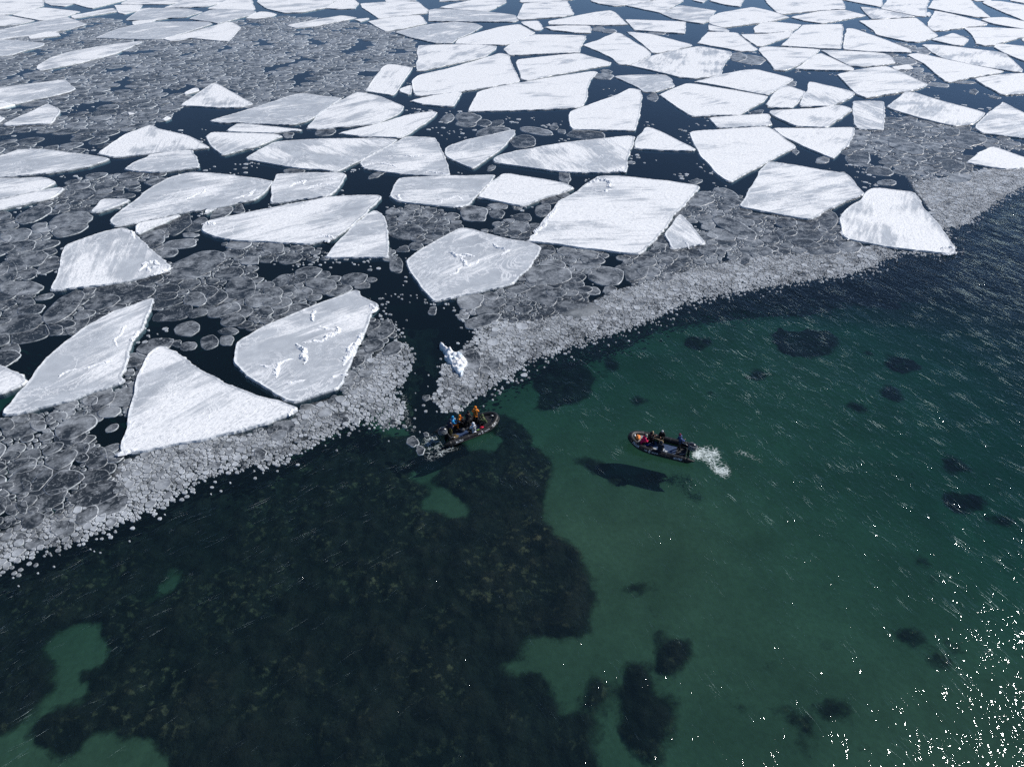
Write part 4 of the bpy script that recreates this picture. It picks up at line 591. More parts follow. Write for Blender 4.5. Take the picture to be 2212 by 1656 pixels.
# pack beyond the frame, seen only from other viewpoints
def far_pack():
    V = []; F = []; A = []
    for gy in np.arange(70, 900, 26):
        for gx in np.arange(-560, 560, 30):
            x, y = gx+random.uniform(-9, 9), gy+random.uniform(-8, 8); u, v = FP(x, y)
            if v > 5 and -60 < u < 2290: continue
            if v > 1 and -110 < u < 2340 : continue
            if v < 5 and y < 330: continue
            if not (u < -60 or u > 2290) and y < 345: continue
            if (u < 0 and v > 700) or (u > 2200 and v > 330): continue
            n = random.choice((4, 5, 5, 6)); a0 = random.random()*6; P = []
            for i in range(n): a = a0+6.283*(i+random.uniform(-.25, .25))/n; q = random.uniform(9, 14.5); P.append((x+q*1.15*math.cos(a), y+q*.85*math.sin(a)))
            b0 = len(V); h = .2+.02*random.random()
            for z, kf, cc in ((-.4, 1, (0, 0, 1, 1)), (h, 1, (1, 0, 0, 1)), (h+.02, .97, (0, 0, 0, 1))):
                for p in P: V.append((x+(p[0]-x)*kf, y+(p[1]-y)*kf, z)); A.append(cc)
            for q in range(2):
                for i in range(n): F.append((b0+q*n+i, b0+q*n+(i+1) % n, b0+(q+1)*n+(i+1) % n, b0+(q+1)*n+i))
            F.append(tuple(b0+2*n+i for i in range(n)))
    o = mesh("pack_ice", V, F, M_FLOE, attr=A); o['snow'] = .8; o['streak'] = 0.1; o['seed'] = 5.0
    tag(o, "distant pack ice of white floes spreading to the horizon", "pack ice", kind='stuff')
far_pack()

# ---------------------------------------------------------------- pancake ice and brash
class Acc:
    def __init__(s): s.V = []; s.F = []; s.A = []
def pancake(acc, P, c, h, w, tone, fro):             # P: ring of ground points
    n = len(P); b0 = len(acc.V); r = np.hypot(*(P-c).T); k = np.clip(1-w/np.maximum(r, .05), .45, .96)[:, None]; I = c+(P-c)*k
    for ring, z, rim in ((P, -.06, .8), (P, h, 1), (I, h-.012, 0)):
        for p in ring: acc.V.append((p[0], p[1], z)); acc.A.append((rim, tone, fro, 1))
    for q in range(2):
        for i in range(n): m = (i+1) % n; acc.F.append((b0+q*n+i, b0+q*n+m, b0+(q+1)*n+m, b0+(q+1)*n+i))
    acc.F.append(tuple(b0+2*n+i for i in range(n)))
hand = []                                            # (cx, cy, ring)
for ln in PK.replace('\n', ';').split(';'):
    q = ln.strip().split(',')
    if len(q) != 7: continue
    c, r, cx, cy, rx, ry, an = map(float, q); an = R(an); m = 22; ring = []; sd = random.random()*50
    u0, v0 = G(c, r, cx, cy)
    for i in range(m):
        a = 6.2832*i/m; k = 1+(.13 if rx > 60 else .30)*noise.noise((math.cos(a)*1.2, math.sin(a)*1.2, sd))*2+.05*noise.noise((math.cos(a)*4, math.sin(a)*4, sd))*2
        sp = (abs(math.cos(a))**2.4+abs(math.sin(a))**2.4)**(-1/2.4)
        x, y = rx*.25*k*sp*math.cos(a), ry*.25*k*sp*math.sin(a); ring.append((u0+x*math.cos(an)+y*math.sin(an), v0-x*math.sin(an)+y*math.cos(an)))
    W = U([p[0] for p in ring], [p[1] for p in ring])[::-1]; cc = W.mean(0); hand.append((cc, W, float(np.hypot(*(W-cc).T).mean())))
floe_bb = [(p[:, 0].min(), p[:, 0].max(), p[:, 1].min(), p[:, 1].max(), p) for p in FLOES_W]
def in_floe(P):
    m = np.zeros(len(P), bool)
    for x0, x1, y0, y1, poly in floe_bb:
        k = (P[:, 0] > x0) & (P[:, 0] < x1) & (P[:, 1] > y0) & (P[:, 1] < y1)
        if k.any(): i = np.where(k)[0]; m[i] |= inpoly(P[i], poly)
    return m
CELL = 1.0; grid = {}
sites = []                                           # x, y, r, kind
def cells(x, y, d):
    for i in range(int((x-d)//CELL), int((x+d)//CELL)+1):
        for j in range(int((y-d)//CELL), int((y+d)//CELL)+1): yield (i, j)
HH = {}
for cc, W, rr in hand:
    x0, y0 = W.min(0); x1, y1 = W.max(0)
    for i in range(int(x0//CELL), int(x1//CELL)+1):
        for j in range(int(y0//CELL), int(y1//CELL)+1): HH.setdefault((i, j), []).append((W, cc))
def in_hand(x, y):
    for W, cc in HH.get((int(x//CELL), int(y//CELL)), ()):
        if inpoly(np.array([[x, y]]), W)[0]: return True
    return False
def throw(poly, r, cnt, kind, ok=None, pack=.86, rmaxn=2.2):
    lo = np.min(poly, 0); hi = np.max(poly, 0); P = np.random.default_rng(int(r*1000)+cnt % 977+len(sites)).uniform(lo, hi, (cnt, 2)); P = P[inpoly(P, poly)]; P = P[~in_floe(P)]
    if ok is not None and len(P): P = P[ok(P)]
    for x, y in P:
        rj = r*random.uniform(.85, 1.15); good = True
        for k in cells(x, y, rj+rmaxn):
            for (a, b_, q, _) in grid.get(k, ()):
                if (a-x)**2+(b_-y)**2 < ((rj+q)*pack)**2: good = False; break
            if not good: break
        if good and not in_hand(x, y):
            t = (x, y, rj, kind); sites.append(t); grid.setdefault((int(x//CELL), int(y//CELL)), []).append(t)
def area(poly): p = np.array(poly); q = np.roll(p, -1, 0); return abs(np.sum(p[:, 0]*q[:, 1]-q[:, 0]*p[:, 1]))/2
BW = [np.array([U(*p) for p in b_]) for b_ in BRASH]
def brash_size(P, f):                                # chunks get finer towards the open water
    u, v = FP(P[:, 0], P[:, 1]); d = near_edge(np.stack([u, v], 1)); return f(d)
for bi, b_ in enumerate(BW):
    A = area(b_)
    for r, cond in ((.60, lambda d: (d > 34)), (.36, lambda d: d > 9), (.22, lambda d: d > 2), (.15, lambda d: d > -1), (.10, lambda d: d > -1)):
        dens = {.60: .2, .36: .55, .22: 1.3, .15: 2.2, .10: 1.6}[r]
        throw(b_, r, int(A/r**2*dens*.55), 1, ok=lambda P: brash_size(P, cond), rmaxn=.75)
# loose bits feathering out from the ice edge into the open water
EW = np.array([U(*p) for p in EDGE])
for a_, b_ in zip(EW[:-1], EW[1:]):
    L = np.hypot(*(b_-a_)); nr = np.array([-(b_-a_)[1], (b_-a_)[0]])/L
    um, vm = FP(*((a_+b_)/2)); inch = 815 < um < 1035 and vm < 900
    for _q in range(int(L*(1.5 if inch else 7))):
        off = min(2.2, random.expovariate(1.9)); rj = random.choice((.05, .07, .09, .13))*(1.2-.3*off)
        for sg in (1, -1):
            p = a_+(b_-a_)*random.random()+nr*off*sg; x, y = float(p[0]), float(p[1])
            if rj > .03 and not in_floe(p[None])[0] and all((g[0]-x)**2+(g[1]-y)**2 > ((g[2]+rj)*.8)**2 for k in cells(x, y, 1) for g in grid.get(k, ())): t = (x, y, rj, 1); sites.append(t); grid.setdefault((int(x//CELL), int(y//CELL)), []).append(t)
for rmin, rmax, z, gap in ZONES:
    zp = np.array([U(*p) for p in pts(z)]); A = area(zp)
    def ok(P, gap=gap):
        a = np.array([noise.noise((x*.13, y*.09, 2))*.5+.5+.22*noise.noise((x*.5, y*.4, 7)) for x, y in P]) > gap
        for b_ in BW: a &= ~inpoly(P, b_)
        return a
    r = rmax
    while r >= rmin*.55:
        throw(zp, r, int(A/r**2*1.1), 0, ok=ok, rmaxn=2.5); r *= .74
# loose chips in the leads, gathered along floe edges
NC = len(sites)
for _ in range(60):
    u = rng.uniform(0, 2212, 60); v = 60+760*rng.random(60)**1.0; P = U(u, v); P = P[inpoly(P, ICE)]; P = P[~in_floe(P)]
    for x, y in P:
        nz = noise.noise((x*.12, y*.12, 11))
        if nz < .05: continue
        for _q in range(random.randint(1, 5)):
            a, b_ = x+random.gauss(0, .9), y+random.gauss(0, .9); rj = random.choice((.08, .12, .18, .3))*max(1, math.hypot(b_, CH)/90)
            if all((g[0]-a)**2+(g[1]-b_)**2 > (g[2]+rj)**2 for k in cells(a, b_, 1) for g in grid.get(k, ())) and not in_hand(a, b_) and not in_floe(np.array([[a, b_]]))[0]:
                t = (a, b_, rj, 2); sites.append(t); grid.setdefault((int(a//CELL), int(b_//CELL)), []).append(t)
print("sites", len(sites), "chips", len(sites)-NC)
def cell_poly(s):
    x, y, r, kind = s; n = random.choice((5, 6, 7)) if kind else 14; el = random.uniform(1.0, 1.5) if kind == 0 else random.uniform(1, 1.35); a0 = random.random()*6; dr = R(25)+random.gauss(0, .5)
    ov = 1.17 if kind == 0 else 1.36 if kind == 1 else 1.0; P = []
    for i in range(n):
        a = 6.2832*i/n; q = r*ov*(1+random.uniform(-.07, .07)*(1 if kind == 0 else 2)); px, py = q*math.cos(a)*math.sqrt(el), q*math.sin(a)/math.sqrt(el); P.append((x+px*math.cos(dr)-py*math.sin(dr), y+px*math.sin(dr)+py*math.cos(dr)))
    if kind < 2:
        gap = .030 if kind else .045*(.5+random.random())
        for k in cells(x, y, r*1.6+(2.0 if kind == 0 else .8)):
            for (a, b_, q, kk) in grid.get(k, ()):
                dx, dy = a-x, b_-y; d2 = dx*dx+dy*dy
                if d2 < 1e-9 or d2 > ((r+q)*1.7)**2: continue
                d = math.sqrt(d2); t = (d2+r*r-q*q)/(2*d)-gap; nx, ny = dx/d, dy/d
                if t > r*1.7: continue
                out = []; m = len(P); sd = [(p[0]-x)*nx+(p[1]-y)*ny-t for p in P]
                for i in range(m):
                    j = (i+1) % m
                    if sd[i] <= 0: out.append(P[i])
                    if (sd[i] < 0) != (sd[j] < 0):
                        f = sd[i]/(sd[i]-sd[j]); out.append((P[i][0]+(P[j][0]-P[i][0])*f, P[i][1]+(P[j][1]-P[i][1])*f))
                P = out
                if len(P) < 3: return None
    P = np.array(P)
    if kind == 0: P = np.concatenate([P*.75+np.roll(P, -1, 0)*.25, P*.25+np.roll(P, -1, 0)*.75], 1).reshape(-1, 2)
    if area(P) < .006: return None
    return P
items = []                                           # (photo area, kind, ring, centre, radius)
for cc, W, rr in hand: u, v = FP(W[:, 0], W[:, 1]); items.append((area(np.stack([u, v], 1)), 0, W, cc, rr))
for s in sites:
    P = cell_poly(s)
    if P is None: continue
    u, v = FP(P[:, 0], P[:, 1]); A = area(np.stack([u, v], 1))
    if u.mean() < 0 or u.mean() > 2212 or v.mean() > 1656: A *= .05
    items.append((A, s[3], P, P.mean(0), s[2]))
items.sort(key=lambda t: -t[0])
nm_used = {}
stuffs = {0: Acc(), 1: Acc(), 2: Acc()}
for k, (A, kind, P, c, r) in enumerate(items):
    nz = noise.noise((c[0]*.09, c[1]*.09, 21)); fy = FP(*c)[1]
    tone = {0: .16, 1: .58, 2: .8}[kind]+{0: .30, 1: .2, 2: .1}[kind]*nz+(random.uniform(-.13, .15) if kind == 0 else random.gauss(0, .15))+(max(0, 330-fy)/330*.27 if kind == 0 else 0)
    if kind == 1 and random.random() < .07: tone += .35
    fro = random.uniform(.2, .9)*(1 if kind == 0 else .35); h = random.uniform(.02, .06)+(.0 if kind == 0 else .015)
    w = .07+.03*r if kind == 0 else .04; w *= max(1, math.hypot(c[1], CH)/75)
    if k < 300:
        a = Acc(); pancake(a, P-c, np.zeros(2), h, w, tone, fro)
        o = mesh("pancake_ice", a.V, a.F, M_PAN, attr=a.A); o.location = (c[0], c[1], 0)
        u, v = FP(*c); dd = sorted((math.hypot((u-x), (v-y)*1.5), nme, x, y) for nme, x, y in AN)[0]; dx, dy = u-dd[2], dd[3]-v
        side = ("right of" if dx > 0 else "left of") if abs(dx) > abs(dy)*1.3 else ("above" if dy > 0 else "below")
        asp = np.ptp(FP(P[:, 0], P[:, 1])[0])/max(1, np.ptp(FP(P[:, 0], P[:, 1])[1])); shp = "long thin" if asp > 3.2 else "oval" if asp > 1.9 else "roundish"
        tn = "dark" if tone < .36 else "mid-grey" if tone < .52 else "pale"; sz = "large" if A > 1100 else "medium" if A > 420 else "small"
        key = (sz, tn, shp, side, dd[1]); nm_used.setdefault(key, []).append((v, u, o))
    else:
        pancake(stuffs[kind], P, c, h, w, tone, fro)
ORD = ["", "second ", "third ", "fourth ", "fifth ", "sixth ", "seventh ", "eighth ", "ninth ", "tenth "]
for (sz, tn, shp, side, an), L in nm_used.items():
    L.sort(key=lambda t: t[:2])
    for i, (v, u, o) in enumerate(L):
        base = f"{sz} {tn} {shp} pancake {side} the {an}"
        if len(L) > 1: base += f", {ORD[i] if i < 10 else str(i+1)+'th '}from top" if i else ", topmost one"
        tag(o, base, "pancake ice", "pancake ice drifting between the floes")
for kind, nme, lab in ((0, "pancake_drift", "smaller grey pancake ice discs crowded between the floes"), (1, "brash_ice", "pale brash ice chunks packed along the edge of the open water"), (2, "ice_chips", "scattered white ice chips floating in the dark leads")):
    a = stuffs[kind]
    if a.V: tag(mesh(nme, a.V, a.F, M_PAN, attr=a.A), lab, nme.replace('_', ' '), kind='stuff')
print("pancakes", len(items))
# slush sheet under the brash
def slush():
    V = []; F = []; A = []
    for b_ in BW:
        st = .45; lo = b_.min(0); hi = b_.max(0); xs = np.arange(lo[0]-1, hi[0]+1, st); ys = np.arange(lo[1]-1, hi[1]+1, st); X, Y = np.meshgrid(xs, ys); P = np.stack([X.ravel(), Y.ravel()], 1)
        m = inpoly(P, b_).reshape(len(ys), len(xs)); s = m.astype(float)
        for _ in range(3): s[1:-1, 1:-1] = (s[1:-1, 1:-1]+s[:-2, 1:-1]+s[2:, 1:-1]+s[1:-1, :-2]+s[1:-1, 2:])/5
        idx = {}
        for j in range(len(ys)):
            for i in range(len(xs)):
                if s[j, i] > .05: idx[j, i] = len(V); V.append((xs[i], ys[j], .012)); u_, v_ = FP(xs[i], ys[j]); A.append((s[j, i], min(1, near_edge(np.array([[u_, v_]]))[0]/55)*s[j, i], 0, 1))
        for j in range(len(ys)-1):
            for i in range(len(xs)-1):
                k = [(j, i), (j, i+1), (j+1, i+1), (j+1, i)]
                if all(q in idx for q in k): F.append(tuple(idx[q] for q in k))
    tag(mesh("slush", V, F, M_SLUSH, attr=A), "grey slush film soaking the brash along the ice edge", "slush", kind='stuff')
slush()
# ---------------------------------------------------------------- inflatable boats
def lathe_path(pts3, radii, seg=14, closed=False, caps=True):     # tube through points, sideways frame from z-up
    V = []; F = []; n = len(pts3)
    for i, p in enumerate(pts3):
        p = Vector(p); a = Vector(pts3[i-1] if (i > 0 or closed) else pts3[0]); b_ = Vector(pts3[(i+1) % n] if (i < n-1 or closed) else pts3[-1]); t = (b_-a).normalized()
        up = Vector((0, 0, 1)) if abs(t.z) < .95 else Vector((1, 0, 0)); sd = t.cross(up).normalized(); up = sd.cross(t)
        for k in range(seg): q = 6.2832*k/seg; V.append(p+(sd*math.cos(q)+up*math.sin(q))*radii[i])
    m = n if closed else n-1
    for i in range(m):
        for k in range(seg): a = i*seg; b_ = ((i+1) % n)*seg; F.append((a+k, a+(k+1) % seg, b_+(k+1) % seg, b_+k))
    if caps and not closed: F.append(tuple(range(seg-1, -1, -1))); F.append(tuple((n-1)*seg+k for k in range(seg)))
    return V, F
def tube(name, pts3, r, mat, parent, seg=10, closed=False):
    rr = r if isinstance(r, (list, tuple)) else [r]*len(pts3); V, F = lathe_path(pts3, rr, seg, closed); return mesh(name, V, F, mat, parent)
def box(name, c, s, mat, parent, bev=.02, rot=None, taper=0):
    bm = bmesh.new(); bmesh.ops.create_cube(bm, size=1)
    for v in bm.verts: v.co = Vector((v.co.x*s[0], v.co.y*s[1]*(1-taper*(v.co.z+.5)), v.co.z*s[2]))
    if bev: bmesh.ops.bevel(bm, geom=bm.edges[:], offset=bev, segments=2, affect='EDGES', profile=.6)
    if rot: bmesh.ops.rotate(bm, verts=bm.verts, matrix=Matrix.Rotation(rot[1], 3, rot[0]))
    bmesh.ops.translate(bm, verts=bm.verts, vec=c); me = bpy.data.meshes.new(name); bm.to_mesh(me); bm.free(); return link(name, me, mat, parent)
def blob(name, c, s, mat, parent, seed=0, amp=.12, sub=3, rz=0, fr=2.5):
    bm = bmesh.new(); bmesh.ops.create_icosphere(bm, subdivisions=sub, radius=1)
    for v in bm.verts:
        k = 1+amp*noise.noise(v.co*fr+Vector((seed, 0, 0)))*2; v.co = Vector((v.co.x*s[0], v.co.y*s[1], v.co.z*s[2]))*k
    bmesh.ops.rotate(bm, verts=bm.verts, matrix=Matrix.Rotation(rz, 3, 'Z')); bmesh.ops.translate(bm, verts=bm.verts, vec=c)
    me = bpy.data.meshes.new(name); bm.to_mesh(me); bm.free(); me.polygons.foreach_set('use_smooth', [True]*len(me.polygons)); return link(name, me, mat, parent)
M_RUB = plain("black coated boat fabric", (.013, .014, .016), .45, 5, .3, .2, .25, 14); M_RUB2 = plain("worn grey-black boat fabric", (.034, .035, .038), .5, 6, .35, .3, .4, 18)
M_GREY = plain("light grey deck board", (.20, .205, .21), .6, 4, .2); M_DECK = plain("dark deck", (.03, .032, .036), .6, 6, .3); M_BLUE = plain("wet blue deck mat", (.035, .062, .13), .45, 7, .4, .3, .4)
M_PALE = plain("pale grey deck panel", (.42, .45, .47), .5, 5, .15); M_WHT = plain("white lettering", (.82, .83, .84), .6); M_COWL = plain("dark engine cowling", (.016, .018, .026), .25, 3, .2, spec=.6); M_MET = plain("brushed metal", (.45, .46, .47), .35, 8, .2, Metallic=.7)
def catmull(C, k=8):
    out = []; C = [Vector(c) for c in C]; n = len(C)
    for i in range(n-1):
        a, b_, c, d = C[max(i-1, 0)], C[i], C[i+1], C[min(i+2, n-1)]
        for j in range(k): t = j/k; out.append(.5*((2*b_)+(c-a)*t+(2*a-5*b_+4*c-d)*t*t+(3*b_-a-3*c+d)*t**3))
    return out+[C[-1]]
HB, TR, ZC = .96, .255, .27
half = [(-2.2, HB, ZC), (-1.2, HB, ZC), (0, HB, ZC), (.9, HB-.02, ZC+.03), (1.6, HB-.13, ZC+.10), (2.1, HB-.36, ZC+.20), (2.42, HB-.62, ZC+.28), (2.52, .14, ZC+.31)]
PATH = catmull(half+[(a, -b_, c) for a, b_, c in half[::-1]]); PLEN = [0]
for a, b_ in zip(PATH[:-1], PATH[1:]): PLEN.append(PLEN[-1]+(b_-a).length)
def on_tube(s, phi, lift=.004):                      # s: metres along from the port stern end; phi: 0 outward, pi/2 up
    i = max(0, min(len(PATH)-2, int(np.searchsorted(PLEN, s))-1)); t = (s-PLEN[i])/(PLEN[i+1]-PLEN[i]); p = PATH[i].lerp(PATH[i+1], t); d = (PATH[i+1]-PATH[i]).normalized()
    out = d.cross(Vector((0, 0, 1))).normalized()*(-1); out = Vector((0, 0, 1)).cross(d).normalized(); up = d.cross(out).normalized()
    if up.z < 0: up = -up
    return p+(out*math.cos(phi)+up*math.sin(phi))*(TR+lift)
def lettering(name, body, s0, size, phi, sign, parent, shear=0, bold=0.0):   # writing wrapped round the tube, centred at s0
    cu = bpy.data.curves.new('t', 'FONT'); cu.body = body; cu.size = size; cu.align_x = 'CENTER'; cu.shear = shear; cu.offset = bold; cu.resolution_u = 2
    t = bpy.data.objects.new('t', cu); COL.objects.link(t); bpy.context.view_layer.update(); me = bpy.data.meshes.new_from_object(t.evaluated_get(bpy.context.evaluated_depsgraph_get()))
    bpy.data.objects.remove(t); me.materials.clear(); me.name = name
    for v in me.vertices: v.co = on_tube(s0+sign*v.co.x, phi+(v.co.y-size*.35)/TR, .006)
    return link(name, me, M_WHT, parent)
# outward side: port half runs stern -> bow with s growing; writing there reads bow -> stern
TOT = PLEN[-1]
def make_boat(label, name_txt, loc, rz, deck):
    b = empty("inflatable_boat", loc, rz); tag(b, label, "inflatable boat", "black inflatable boats carrying people")
    tube("buoyancy_tube", PATH, TR, M_RUB, b, 20)
    for sgn, e, p2 in ((1, PATH[0], None), (-1, PATH[-1], None)):
        C = [(e.x, e.y, e.z), (e.x-.2, e.y, e.z+.01), (e.x-.45, e.y, e.z+.05), (e.x-.72, e.y, e.z+.10)]; tube("tube_cone", C, [TR+.002, TR*.86, TR*.42, .03], M_RUB, b, 18)
        tube("rubbing_strake", [on_tube(s, -.15, .0) for s in (np.linspace(.1, TOT/2-.02, 40) if sgn > 0 else np.linspace(TOT/2+.02, TOT-.1, 40))], .028, M_RUB2, b, 6)
    for k in range(2):                               # rope sagging between its patches
        S_ = np.linspace(.5, TOT/2-.5, 49) if k == 0 else np.linspace(TOT/2+.5, TOT-.5, 49); tube("lifeline", [on_tube(s, .62+.10*math.cos(i/48*2*math.pi*8), .02) for i, s in enumerate(S_)], .011, M_RUB2, b, 5)
    for s in (1.0, 2.2, 3.4, TOT-3.4, TOT-2.2, TOT-1.0): tube("carry_handle", [on_tube(s+d, 1.15, l) for d, l in ((-.11, .0), (-.07, .05), (.07, .05), (.11, .0))], .016, M_RUB2, b, 6)
    for s in (.35, 1.6, 2.8, 4.0, TOT-4.0, TOT-2.8, TOT-1.6, TOT-.35):    # glued wear bands
        V = [tuple(on_tube(s+d, ph, .0035)) for d in (-.05, .05) for ph in np.linspace(-.4, 2.6, 14)]; mesh("wear_band", V, [(i, i+1, 15+i, 14+i) for i in range(13)], M_RUB2, b)
    # floor and boards
    fl = [(-2.1, .72), (1.1, .72), (1.6, .62), (2.0, .40), (2.2, .12)]; ring = fl+[(x, -y) for x, y in fl[::-1]]
    V = [(x, y, .05) for x, y in ring]+[(x, y, .12) for x, y in ring]; n = len(ring)
    mesh("deck", V, [tuple(range(n-1, -1, -1)), tuple(range(n, 2*n))]+[(i, (i+1) % n, n+(i+1) % n, n+i) for i in range(n)], M_DECK, b, smooth=False)
    if deck == 'blue':
        box("deck_mat", (-.75, -.25, .132), (1.0, .62, .02), M_BLUE, b, .006); box("deck_mat", (.7, -.2, .132), (.8, .7, .02), M_BLUE, b, .006)
    else:
        box("deck_mat", (-.1, .05, .132), (2.3, 1.25, .02), M_BLUE, b, .006)
        for q in ([(-1.2, .45), (-.35, .2), (-.4, .42), (-1.2, .62)], [(-.35, .05), (.1, .2), (.05, .42), (-.3, .38)], [(.3, .25), (.75, .3), (.72, .55), (.32, .52)]):
            m = len(q); mesh("deck_panel", [(x, y, .144) for x, y in q]+[(x, y, .154) for x, y in q], [tuple(range(m, 2*m)), tuple(range(m-1, -1, -1))]+[(i, (i+1) % m, m+(i+1) % m, m+i) for i in range(m)], M_PALE, b, smooth=False)
    # inclined bow board with raised seams
    q = [(1.15, .66, .40), (1.65, .60, .46), (2.0, .40, .55), (2.2, .12, .60)]; q = q+[(x, -y, z) for x, y, z in q[::-1]]; m = len(q)
    bb = mesh("bow_board", q+[(x, y, z-.03) for x, y, z in q], [tuple(range(m-1, -1, -1)), tuple(range(m, 2*m))]+[(i, (i+1) % m, m+(i+1) % m, m+i) for i in range(m)], M_GREY if deck != 'blue' else M_RUB2, b, smooth=False)
    for sgn in (1, -1): tube("board_seam", [(1.25, sgn*.08, .43), (1.25, sgn*.52, .43), (1.62, sgn*.48, .48), (2.0, sgn*.14, .57), (1.25, sgn*.08, .43)], .012, M_PALE if deck != 'blue' else M_RUB, bb, 5)
    tube("bow_cleat", [(2.2, .12, .72), (2.26, -.10, .74)], .05, M_WHT if deck != 'blue' else M_MET, b, 10)
    box("transom", (-2.05, 0, .34), (.07, 1.42, .52), M_RUB2, b, .015)
    for sgn in (1, -1): tube("transom_stay", [(-2.02, sgn*.60, .58), (-1.62, sgn*.74, .50)], .022, M_MET, b, 8)
    # outboard engine
    e = box("outboard_motor", (-2.24, 0, .35), (.20, .16, .95), M_COWL, b, .04)
    cw = blob("cowling", (-2.42, 0, .98), (.43, .32, .36), M_COWL, e, 3, .03, 3)
    for z in (.86, .98, 1.10, 1.20): 
        rr = math.sqrt(max(.05, 1-((z-.98)/.36)**2)); tube("cowling_stripe", [(-2.42+.438*rr*math.cos(a), .328*rr*math.sin(a), z+.03*math.cos(a)) for a in np.linspace(.9, 5.4, 22)], .014, M_PALE, cw, 5)
    tube("tiller_arm", [(-2.2, 0, .80), (-1.95, .08, .84), (-1.60, .16, .86)], [.03, .026, .022], M_RUB2, e, 8)
    tube("lower_leg", [(-2.30, 0, -.05), (-2.34, 0, -.45)], [.09, .06], M_COWL, e, 8)
    # writing on both flanks
    for side in (0, 1):
        sg = -1 if side == 0 else 1; pos = lambda fr: (TOT/2-.55)-fr*(TOT/2-.55) if side == 0 else TOT/2+.55+fr*(TOT/2-.55)
        # port reads from bow to stern (s falls); starboard reads stern to bow (s falls too)
        lettering("boat_name_lettering", name_txt, pos(.11), .24, .62, -1, b, 0, .006); lettering("sponsor_lettering", "SAIL", pos(.375)+(.34 if side == 0 else .34), .135, .5, -1, b, 0, .003)
        lettering("sponsor_lettering", "RACING", pos(.375)-.40, .135, .5, -1, b, 0, .003); lettering("maker_lettering", "MILPRO", pos(.86), .20, .5, -1, b, .35, .004)
        c0 = pos(.375)+.045                          # emblem: an upright oval with a bar
        V = []; F = []
        for i in range(20):
            a = 6.2832*i/20
            for k in (.070, .100): V.append(tuple(on_tube(c0+k*.72*math.cos(a), .5+k*1.2*math.sin(a)/TR, .007)))
        for i in range(20): j = (i+1) % 20; F.append((2*i, 2*j, 2*j+1, 2*i+1))
        nb = len(V)
        for x, y in ((-.02, -.06), (.02, -.06), (.02, .05), (-.02, .05)): V.append(tuple(on_tube(c0+x, .5+y/TR, .007)))
        F.append((nb, nb+1, nb+2, nb+3)); mesh("emblem", V, F, M_WHT, b, smooth=False)
    return b
def SRC(x, y, z=0): p = U(x/1.8517, y/1.8517, z); return Vector((p[0], p[1], z))
def Z4(x, y, z=0): return SRC(2500+x/7.373, 1700+y/7.373, z)      # readings from two enlarged crops of the photo
def Z2(x, y, z=0): return SRC(1730+x/7.886, 1600+y/7.886, z)
def boat_fit(tip1, tip2, bow):
    mid = (tip1+tip2)/2; ax = bow-mid; a = math.atan2(ax.y, ax.x); c = (mid+bow)/2; off = (-2.92+2.78)/2; print('boat axis length', ax.xy.length, 'beam', (tip1-tip2).xy.length)
    return (c.x-off*math.cos(a), c.y-off*math.sin(a), 0), a
locR, aR = boat_fit(Z4(2140, 612, .37), Z4(2050, 1075, .37), Z4(125, 325, .5))
locL, aL = boat_fit(Z2(55, 1005, .37), Z2(310, 1432, .37), Z2(2055, 490, .5))
boatR = make_boat("black inflatable boat reading FRAM, leaving a white foam wake in green water", "FRAM", locR, aR, 'panel')
boatL = make_boat("black inflatable boat reading GJØA at the mouth of the ice channel", "GJØA", locL, aL, 'blue')

# ---------------------------------------------------------------- people
M_SKIN = plain("skin", (.45, .27, .19), .55)
CM = {}
def cloth(name, col):
    if name not in CM: CM[name] = plain(name, col, .8, 9, .18, .5, .2, 22)
    return CM[name]
pending = []
def skin_obj(name, verts, edges, mat, parent, root=0, sub=1):   # one continuous surface grown on connected joints
    me = bpy.data.meshes.new(name); me.from_pydata([v[:3] for v in verts], edges, []); o = link(name, me, None, parent); m = o.modifiers.new('s', 'SKIN'); m.use_smooth_shade = True
    for i, v in enumerate(verts):
        r = v[3]; r = r if isinstance(r, tuple) else (r, r); sv = me.skin_vertices[0].data[i]; sv.radius = r; sv.use_root = (i == root)
    d = o.modifiers.new('d', 'SUBSURF'); d.levels = sub; d.render_levels = sub; pending.append((o, mat)); return o
def bake():
    bpy.context.view_layer.update(); dg = bpy.context.evaluated_depsgraph_get(); res = [(o, bpy.data.meshes.new_from_object(o.evaluated_get(dg)), m) for o, m in pending]
    for o, me, m in res: o.modifiers.clear(); me.name = o.name; o.data = me; me.materials.clear(); me.materials.append(m)
    pending.clear()
